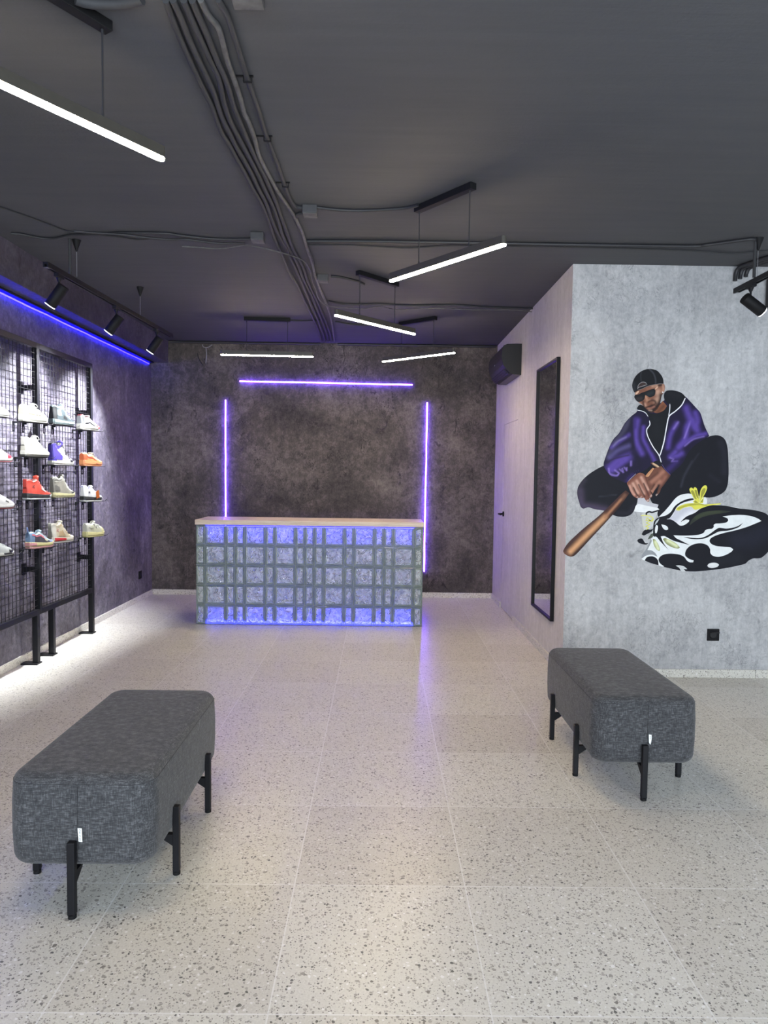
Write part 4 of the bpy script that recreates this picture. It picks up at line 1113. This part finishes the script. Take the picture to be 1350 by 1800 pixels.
# outline of the big shoe in white, then the black pattern over it
sn.poly(Nn([(265, 400), (330, 330), (380, 270), (430, 205), (480, 167), (560, 150), (610, 158), (680, 200), (745, 187), (765, 225), (760, 260), (830, 262), (980, 280), (1180, 312), (1310, 333), (1400, 375), (1450, 470), (1460, 620), (1430, 740), (1360, 815), (1310, 826), (1270, 826), (1220, 850), (1190, 880), (1120, 900), (1000, 925), (900, 940), (760, 955), (640, 962), (540, 955), (440, 938), (335, 912), (230, 880), (135, 848), (100, 828), (120, 770), (165, 690), (205, 600), (215, 500)]), (235, 238, 238))
sn.poly(Nn([(360, 412), (410, 380), (445, 315), (520, 300), (620, 285), (690, 292), (640, 350), (560, 388), (500, 450), (465, 470), (420, 430)]), (204, 204, 214), [(Nn([(470, 460), (560, 385), (640, 345)]), (240, 240, 244), 22, .9)], 8)
sn.poly(Nn([(215, 500), (222, 440), (258, 402), (300, 388), (345, 375), (392, 340), (430, 282), (490, 236), (560, 206), (620, 200), (628, 214), (560, 231), (500, 252), (455, 287), (420, 350), (382, 404), (350, 415), (400, 420), (450, 450), (492, 482), (540, 475), (584, 440), (586, 424), (550, 420), (497, 446), (520, 420), (560, 386), (640, 351), (700, 306), (770, 276), (870, 270), (980, 280), (1080, 300), (1180, 312), (1310, 333), (1400, 372), (1450, 470), (1460, 620), (1430, 740), (1360, 815), (1310, 826), (1270, 826), (1220, 850), (1190, 880), (1120, 900), (1000, 925), (900, 940), (760, 955), (640, 962), (520, 953), (430, 935), (335, 912), (300, 880), (280, 835), (300, 700), (250, 620), (218, 590)]), DK,
    [(Nn([(1100, 640), (1250, 620), (1350, 560)]), (32, 34, 48), 60, .8), (Nn([(900, 850), (1100, 830)]), (30, 32, 40), 40, .8)], 14)
sn.poly(Nn([(590, 482), (608, 430), (655, 378), (720, 346), (820, 328), (920, 325), (1022, 334), (950, 351), (840, 366), (720, 396), (645, 440)]), (46, 52, 44), [(Nn([(660, 400), (760, 355), (900, 338)]), (64, 72, 52), 14, .7)], 7)
sn.poly(Nn([(428, 583), (560, 587), (690, 578), (742, 557), (757, 531), (788, 519), (826, 516), (845, 494), (842, 476), (862, 462), (900, 461), (968, 452), (992, 430), (980, 406), (930, 388), (1030, 375), (1130, 372), (1230, 385), (1300, 410), (1337, 435), (1280, 460), (1180, 500), (1060, 535), (960, 558), (870, 586), (818, 615), (806, 645), (828, 675), (880, 696), (960, 704), (1028, 711), (1056, 732), (1038, 756), (980, 789), (912, 808), (852, 800), (820, 770), (815, 730), (788, 690), (730, 668), (668, 671), (610, 692), (570, 730), (556, 770), (562, 800), (600, 830), (648, 846), (644, 866), (608, 866), (578, 848), (548, 810), (500, 786), (420, 775), (350, 780), (302, 802), (281, 838), (300, 878), (342, 908), (318, 910), (290, 895), (278, 850), (250, 816), (210, 803), (160, 812), (136, 846), (112, 826), (160, 735), (190, 660), (225, 600), (252, 600), (300, 655), (382, 736), (330, 668), (296, 596), (335, 592), (430, 640), (602, 686), (510, 640), (455, 612)]), (235, 239, 239))
sn.poly(Nn([(102, 830), (108, 790), (150, 720), (196, 625), (206, 640), (162, 738), (205, 742), (245, 770), (270, 808), (215, 786), (150, 796)]), (150, 154, 158), [], 0)
sn.poly(Nn([(136, 846), (160, 812), (210, 803), (250, 816), (277, 850), (284, 896), (235, 884), (180, 866)]), DK)
sn.poly(Nn([(528, 600), (640, 611), (722, 609), (790, 580), (868, 522), (904, 506), (982, 514), (1080, 494), (1147, 455), (1102, 500), (1002, 534), (902, 545), (832, 580), (762, 614), (682, 625), (598, 619)]), DK)
sn.poly(Nn([(245, 475), (262, 485), (263, 520), (252, 560), (238, 562), (233, 535), (236, 500)]), (235, 239, 239))
sn.poly(Nn([(298, 470), (340, 480), (366, 500), (370, 522), (350, 530), (325, 518), (308, 495)]), (235, 239, 239))
sn.poly(Nn([(228, 480), (240, 440), (275, 405), (262, 440)]), (190, 196, 200))
sn.poly(Nn([(462, 900), (500, 897), (552, 910), (584, 938), (545, 938), (572, 962), (524, 958), (500, 925)]), (205, 208, 208))
sn.poly(Nn([(792, 902), (808, 880), (852, 870), (895, 876), (914, 893), (900, 912), (850, 926), (808, 920)]), (226, 228, 228))
for e in ([(214, 622), (236, 625), (268, 668), (294, 728), (286, 750), (256, 732), (226, 682)], [(318, 622), (342, 612), (402, 635), (462, 670), (499, 710), (482, 723), (422, 710), (358, 674)]):
    c0 = np.mean(e, 0); 
    sn.poly(Nn(e), (128, 134, 84), [(Nn([tuple(c0+(np.array(e[1])-c0)*.55), tuple(c0+(np.array(e[4])-c0)*.6)]), (232, 238, 190), 14, .95)], 4)
sn.poly(Nn([(52, 640), (66, 622), (100, 616), (118, 636), (138, 664), (172, 664), (150, 680), (112, 677), (70, 662)]), DK)
sn.poly(Nn([(96, 572), (118, 535), (150, 520), (185, 525), (216, 512), (205, 540), (150, 572), (118, 586)]), DK)
sn.line(Nn([(140, 382), (140, 352), (168, 338), (196, 345), (240, 332), (290, 320)]), DK, 11, 9)
sn.poly(Nn([(160, 625), (190, 575), (216, 560), (214, 600), (180, 620)]), (80, 88, 78))
sn.build(mural, M['paint'])

lc = Paint('painted_laces', 'yellow painted laces')
YL, YD = (226, 222, 90), (150, 148, 52)
lc.poly(Nn([(445, 322), (450, 300), (500, 270), (570, 252), (680, 250), (740, 262), (910, 250), (905, 262), (790, 275), (700, 305), (640, 318), (600, 285), (520, 300), (480, 325)]), YL, [(Nn([(470, 305), (560, 272), (680, 258), (760, 270)]), YD, 6, .8)], 5)
for lf in ([(576, 112), (584, 92), (604, 90), (640, 140), (690, 240), (650, 235), (612, 178)], [(618, 95), (634, 84), (652, 96), (668, 150), (690, 240), (660, 215), (632, 150)], [(684, 180), (694, 110), (722, 70), (748, 66), (760, 90), (745, 140), (712, 200), (690, 240)], [(615, 235), (640, 212), (690, 248), (640, 252)], [(684, 250), (730, 180), (722, 250)]):
    c0 = np.mean(lf, 0)
    lc.poly(Nn(lf), YL)
    lc.poly(Nn([tuple(c0+(np.array(q)-c0)*.62) for q in lf]), (158, 156, 62))
zz = [(130, 380), (185, 385), (205, 410), (190, 440), (150, 400), (135, 430), (190, 425), (140, 455), (180, 470), (135, 490), (170, 505), (140, 528)]
lc.line(Nn(zz), (222, 220, 110), 6)
lc.line(Nn([(80, 380), (120, 375), (190, 390), (212, 415), (198, 445)]), (226, 224, 130), 7)
lc.build(mural, M['paint'])

SOFT = .82
jk = Paint('painted_jacket', 'purple painted jacket with white piping')
jk.poly([(312, 712), (325, 655), (350, 585), (372, 545), (405, 508), (440, 445), (475, 405), (515, 372), (520, 350), (560, 340), (640, 330), (700, 290), (760, 250), (815, 272), (850, 303), (890, 345), (920, 378), (936, 420), (955, 470), (985, 528), (930, 560), (880, 598), (850, 640), (825, 690), (800, 722), (742, 775), (695, 728), (682, 692), (640, 688), (600, 730), (550, 762), (520, 768), (466, 825), (420, 812), (370, 790), (335, 755)], ND,
    [([(520, 430), (512, 500), (520, 570), (555, 640)], PL, 22, .95), ([(560, 470), (560, 540), (590, 600), (625, 660), (640, 690)], PL, 15, .85), ([(505, 420), (505, 470)], PU, 18, .8),
     ([(770, 450), (735, 520), (722, 600)], PL, 20, .8), ([(780, 440), (755, 480)], PH, 8, .6), ([(865, 430), (840, 470), (830, 540), (790, 600)], PL, 24, .95), ([(860, 432), (845, 480), (825, 540)], PH, 6, .8),
     ([(830, 350), (850, 400), (880, 450), (905, 490)], PL, 26, .9), ([(890, 380), (905, 430), (890, 470)], PL, 22, .85), ([(960, 512), (900, 525), (850, 555), (800, 590)], PL, 16, .9), ([(950, 530), (880, 550), (830, 590)], PH, 6, .6),
     ([(470, 420), (430, 500), (385, 560), (340, 660)], (70, 68, 92), 20, .7), ([(470, 520), (410, 560), (360, 600)], PL, 16, .75), ([(450, 535), (400, 560), (372, 590)], (130, 124, 160), 7, .6), ([(420, 480), (455, 450)], (64, 60, 84), 10, .6),
     ([(470, 590), (400, 620), (350, 665)], (92, 84, 140), 20, .7), ([(480, 655), (400, 690), (355, 730)], PL, 32, .95), ([(450, 680), (400, 720), (370, 745)], PL, 24, .9), ([(470, 650), (380, 672), (330, 700)], (40, 32, 60), 7, .8),
     ([(345, 735), (355, 770), (400, 780), (412, 765), (385, 745)], PH, 6, .9), ([(415, 740), (440, 760), (432, 735)], PH, 5, .8), ([(445, 728), (462, 748), (460, 730)], PH, 5, .8), ([(487, 690), (488, 715)], PH, 7, .8), ([(500, 780), (470, 815)], PU, 20, .5),
     ([(770, 630), (740, 660), (780, 655), (810, 640)], PL, 22, .9), ([(735, 665), (760, 675), (748, 690), (785, 688)], PH, 5, .7), ([(780, 690), (730, 740)], PU, 22, .7),
     ([(500, 640), (545, 700), (530, 750)], (24, 20, 44), 30, .8), ([(480, 420), (490, 520), (500, 600)], (26, 22, 46), 14, .8), ([(690, 560), (690, 680)], (28, 22, 50), 14, .8), ([(600, 540), (620, 620)], (30, 24, 56), 12, .7)], 6)
for k in range(8): jk.line([(478+k*9, 806-k*7), (462+k*10, 788-k*7)], (44, 34, 96), 2)
jk.line([(466, 826), (488, 800), (522, 768)], (170, 166, 190), 3)
jk.line([(684, 706), (712, 745), (744, 776)], (96, 78, 132), 3)
jk.build(mural, M['paint'])

SOFT = 1.0
tee = Paint('painted_shirt')
tee.poly([(512, 352), (532, 328), (560, 340), (590, 378), (640, 384), (690, 362), (716, 330), (690, 300), (684, 262), (700, 240), (742, 237), (790, 250), (817, 272), (822, 290), (800, 330), (765, 368), (722, 402), (708, 480), (695, 560), (680, 620), (668, 658), (640, 622), (602, 562), (580, 500), (594, 455), (596, 420), (585, 395), (550, 372)], (19, 21, 27), [([(720, 260), (780, 270)], (30, 31, 36), 20, .7), ([(640, 420), (650, 520)], (25, 28, 34), 30, .6)], 8)
PW = (236, 236, 242)
for p, w in (([(514, 362), (545, 368), (570, 380), (588, 404)], 4), ([(596, 428), (600, 455), (581, 488), (590, 530), (625, 595), (665, 650), (682, 697)], 6), ([(822, 284), (800, 330), (762, 368), (722, 402), (708, 470), (695, 560), (678, 630), (669, 656)], 7), ([(724, 322), (724, 362), (718, 402)], 5)): tee.line(p, PW, w)
tee.build(mural, M['paint'])

SK, SL, SD = (128, 84, 66), (198, 152, 128), (58, 36, 32)
fc = Paint('painted_face')
fc.poly(Ff([(690, 680), (770, 570), (840, 650), (790, 720), (690, 760), (620, 740)]), (140, 88, 62), [(Ff([(700, 740), (790, 650)]), (70, 44, 36), 14, .6)], 5)
fc.poly(Ff([(330, 440), (430, 380), (560, 330), (720, 305), (770, 300), (795, 330), (795, 400), (775, 455), (755, 480), (740, 560), (720, 640), (680, 710), (620, 750), (570, 745), (520, 705), (460, 640), (390, 590), (360, 560)]), SK,
    [(Ff([(690, 430), (720, 500), (680, 570)]), (206, 164, 140), 20, .9), (Ff([(760, 320), (775, 380), (765, 430)]), (196, 150, 126), 8, .85), (Ff([(600, 345), (680, 335)]), (206, 166, 142), 8, .8), (Ff([(520, 380), (640, 350)]), (150, 104, 84), 10, .6),
     (Ff([(500, 500), (530, 570), (570, 560)]), (186, 138, 112), 9, .85), (Ff([(490, 620), (500, 650)]), SL, 9, .8), (Ff([(400, 590), (450, 640)]), (160, 112, 92), 10, .8),
     (Ff([(545, 585), (600, 560), (650, 575), (660, 605)]), SD, 8, .85), (Ff([(740, 480), (735, 560), (690, 650), (620, 720), (560, 735)]), (32, 24, 24), 17, .95), (Ff([(600, 640), (570, 660), (630, 690)]), (52, 34, 32), 10, .8), (Ff([(510, 670), (560, 660), (640, 630)]), (44, 26, 26), 5, .9),
     (Ff([(540, 690), (600, 680), (640, 660)]), (176, 122, 106), 6, .6), (Ff([(460, 580), (480, 660), (530, 720)]), (48, 34, 32), 7, .8), (Ff([(600, 720), (560, 715)]), (190, 160, 140), 5, .6), (Ff([(700, 330), (740, 320)]), (30, 22, 22), 8, .9)], 2.6)
fc.poly(Ff([(752, 430), (770, 420), (780, 440), (768, 452)]), (226, 222, 222))
fc.build(mural, M['paint'])
gl = Paint('painted_sunglasses')
gl.poly(Ff([(318, 505), (330, 480), (380, 470), (440, 440), (500, 420), (560, 395), (640, 375), (652, 420), (640, 480), (600, 505), (560, 515), (520, 490), (490, 480), (480, 540), (440, 575), (385, 585), (345, 555)]), (24, 24, 27), [(Ff([(540, 470), (600, 440)]), (44, 50, 54), 14, .7), (Ff([(370, 540), (430, 530)]), (62, 52, 52), 12, .7)], 4)
gl.line(Ff([(640, 390), (690, 345)]), (206, 168, 142), 9); gl.line(Ff([(335, 470), (390, 415)]), (214, 178, 152), 12)
gl.build(mural, M['paint'])
cp = Paint('painted_cap')
cp.poly(Ff([(318, 440), (290, 380), (280, 320), (300, 240), (350, 160), (420, 105), (500, 75), (580, 72), (660, 95), (720, 150), (762, 220), (776, 300), (700, 300), (600, 320), (520, 345), (440, 385), (370, 410)]), (20, 21, 25), [(Ff([(545, 75), (610, 140), (645, 230), (650, 305)]), (66, 68, 76), 4, .9), (Ff([(420, 105), (410, 180), (420, 260)]), (46, 48, 54), 4, .8), (Ff([(300, 300), (320, 400)]), (48, 50, 56), 12, .6)], 4)
cp.poly(Ff([(385, 375), (380, 330), (410, 290), (455, 275), (500, 300), (500, 320), (430, 345)]), (62, 48, 46))
cp.line(Ff([(375, 385), (372, 340), (400, 298), (445, 276), (490, 285), (512, 310)]), (150, 148, 150), 3.5)
cp.line(Ff([(368, 392), (375, 362), (430, 345), (520, 312)]), (166, 164, 166), 3)
cp.line(Ff([(372, 398), (430, 385), (520, 342), (640, 312), (772, 300)]), (120, 116, 118), 3)
cp.build(mural, M['paint'])

bt = Paint('painted_bat')
bt.poly([(458, 876), (483, 893), (455, 935), (420, 985), (330, 1090), (240, 1190), (150, 1290), (122, 1304), (95, 1297), (72, 1280), (68, 1262), (100, 1212), (190, 1125), (290, 1040), (370, 962), (425, 905)], (74, 47, 39),
    [([(115, 1270), (230, 1150), (330, 1050)], (214, 160, 116), 19, .95), ([(330, 1050), (400, 970), (455, 905)], (170, 120, 90), 9, .9), ([(85, 1250), (180, 1140), (300, 1035), (420, 915)], (66, 46, 48), 8, .8), ([(130, 1300), (240, 1185), (340, 1075), (440, 955)], (44, 28, 26), 9, .85), ([(75, 1278), (118, 1302)], (120, 80, 62), 7, .5), ([(440, 920), (475, 885)], (62, 42, 40), 12, .6)], 6)
bt.poly([(578, 788), (600, 760), (628, 730), (650, 742), (620, 785), (598, 812)], (190, 136, 98), [([(600, 790), (635, 745)], (214, 164, 122), 8, .6)], 5)
bt.poly([(612, 700), (625, 696), (655, 710), (672, 725), (664, 735), (640, 722)], (96, 62, 48), [([(630, 704), (664, 724)], (240, 206, 166), 5, .95)], 4)
bt.build(mural, M['paint'])
hn = Paint('painted_hands')
hn.poly(Hh([(690, 300), (740, 235), (820, 215), (865, 190), (960, 290), (1060, 378), (1000, 470), (930, 570), (880, 640), (850, 720), (815, 760), (790, 790), (772, 770), (800, 690), (830, 585), (760, 660), (715, 745), (650, 640), (600, 520), (565, 400), (620, 400)]), (112, 72, 58),
    [(Hh([(690, 500), (800, 410), (900, 310)]), (176, 122, 102), 16, .8), (Hh([(700, 690), (780, 590), (850, 500)]), (186, 132, 110), 13, .85), (Hh([(860, 590), (960, 420)]), (160, 106, 90), 16, .7), (Hh([(740, 560), (690, 650)]), (60, 38, 34), 7, .7), (Hh([(830, 580), (790, 680), (780, 780)]), (34, 26, 28), 11, .95), (Hh([(880, 640), (1000, 470), (1050, 390)]), (50, 32, 30), 13, .7), (Hh([(640, 460), (800, 330)]), (76, 48, 42), 9, .6), (Hh([(785, 770), (805, 760)]), (200, 180, 170), 5, .9)], 3)
hn.poly(Hh([(200, 520), (300, 430), (420, 330), (500, 335), (560, 385), (600, 500), (650, 640), (685, 720), (708, 785), (690, 815), (655, 825), (655, 885), (622, 908), (590, 880), (545, 815), (505, 830), (455, 820), (425, 832), (370, 812), (318, 770), (270, 690), (232, 600)]), (138, 88, 72),
    [(Hh([(480, 420), (560, 560), (625, 660)]), (212, 166, 146), 10, .9), (Hh([(390, 490), (470, 620), (545, 735)]), (208, 160, 140), 10, .9), (Hh([(320, 540), (370, 640), (425, 725)]), (214, 168, 148), 10, .9), (Hh([(255, 590), (300, 690), (350, 760)]), (210, 160, 142), 9, .85),
     (Hh([(530, 540), (600, 690), (640, 780)]), (54, 32, 32), 5, .9), (Hh([(430, 560), (500, 700), (560, 800)]), (54, 32, 32), 5, .9), (Hh([(330, 620), (390, 740), (440, 800)]), (54, 32, 32), 5, .9), (Hh([(560, 390), (620, 540), (690, 720)]), (70, 42, 38), 6, .8), (Hh([(600, 720), (640, 820)]), (110, 66, 58), 10, .6),
     (Hh([(230, 510), (400, 370)]), (110, 66, 56), 10, .6), (Hh([(612, 885), (632, 868)]), (216, 190, 180), 5, .9), (Hh([(680, 790), (690, 775)]), (214, 186, 176), 5, .9), (Hh([(480, 815), (495, 800)]), (200, 170, 160), 4, .8), (Hh([(405, 820), (420, 806)]), (200, 170, 160), 4, .8)], 2.6)
hn.build(mural, M['paint'])

# ---------------------------------------------------------------- daylight, exposure, camera
w = bpy.data.worlds.new('daylight'); SC.world = w; w.use_nodes = True
bg = w.node_tree.nodes['Background']; bg.inputs['Color'].default_value = (.80, .90, 1.0, 1); bg.inputs['Strength'].default_value = SKY
pl = bpy.data.lights.new('window_portal', 'AREA'); pl.shape = 'RECTANGLE'; pl.size = XE-XL-.5; pl.size_y = 2.66; pl.cycles.is_portal = True
po = bpy.data.objects.new('window_portal', pl); COL.objects.link(po); po.location = ((XE+XL)/2, YF-.02, 1.39); po.rotation_euler = (R(90), 0, 0)
cam = bpy.data.cameras.new('camera'); co = bpy.data.objects.new('camera', cam); COL.objects.link(co)
cam.sensor_fit = 'HORIZONTAL'; cam.sensor_width = 36; cam.lens = 36*1250/1350; cam.clip_start = .05
co.matrix_world = Matrix.Translation((0, 0, 1.45)) @ Matrix.Rotation(-.0071104, 4, 'Z') @ Matrix.Rotation(math.pi/2-.0542570, 4, 'X') @ Matrix.Rotation(R(.76), 4, 'Z')
SC.camera = co
SC.view_settings.view_transform = 'Standard'; SC.view_settings.look = 'None'; SC.view_settings.exposure = EXPO; SC.view_settings.gamma = 1; SC.view_settings.use_curve_mapping = False
SC.cycles.max_bounces = 10; SC.cycles.diffuse_bounces = 5; SC.cycles.sample_clamp_indirect = 8
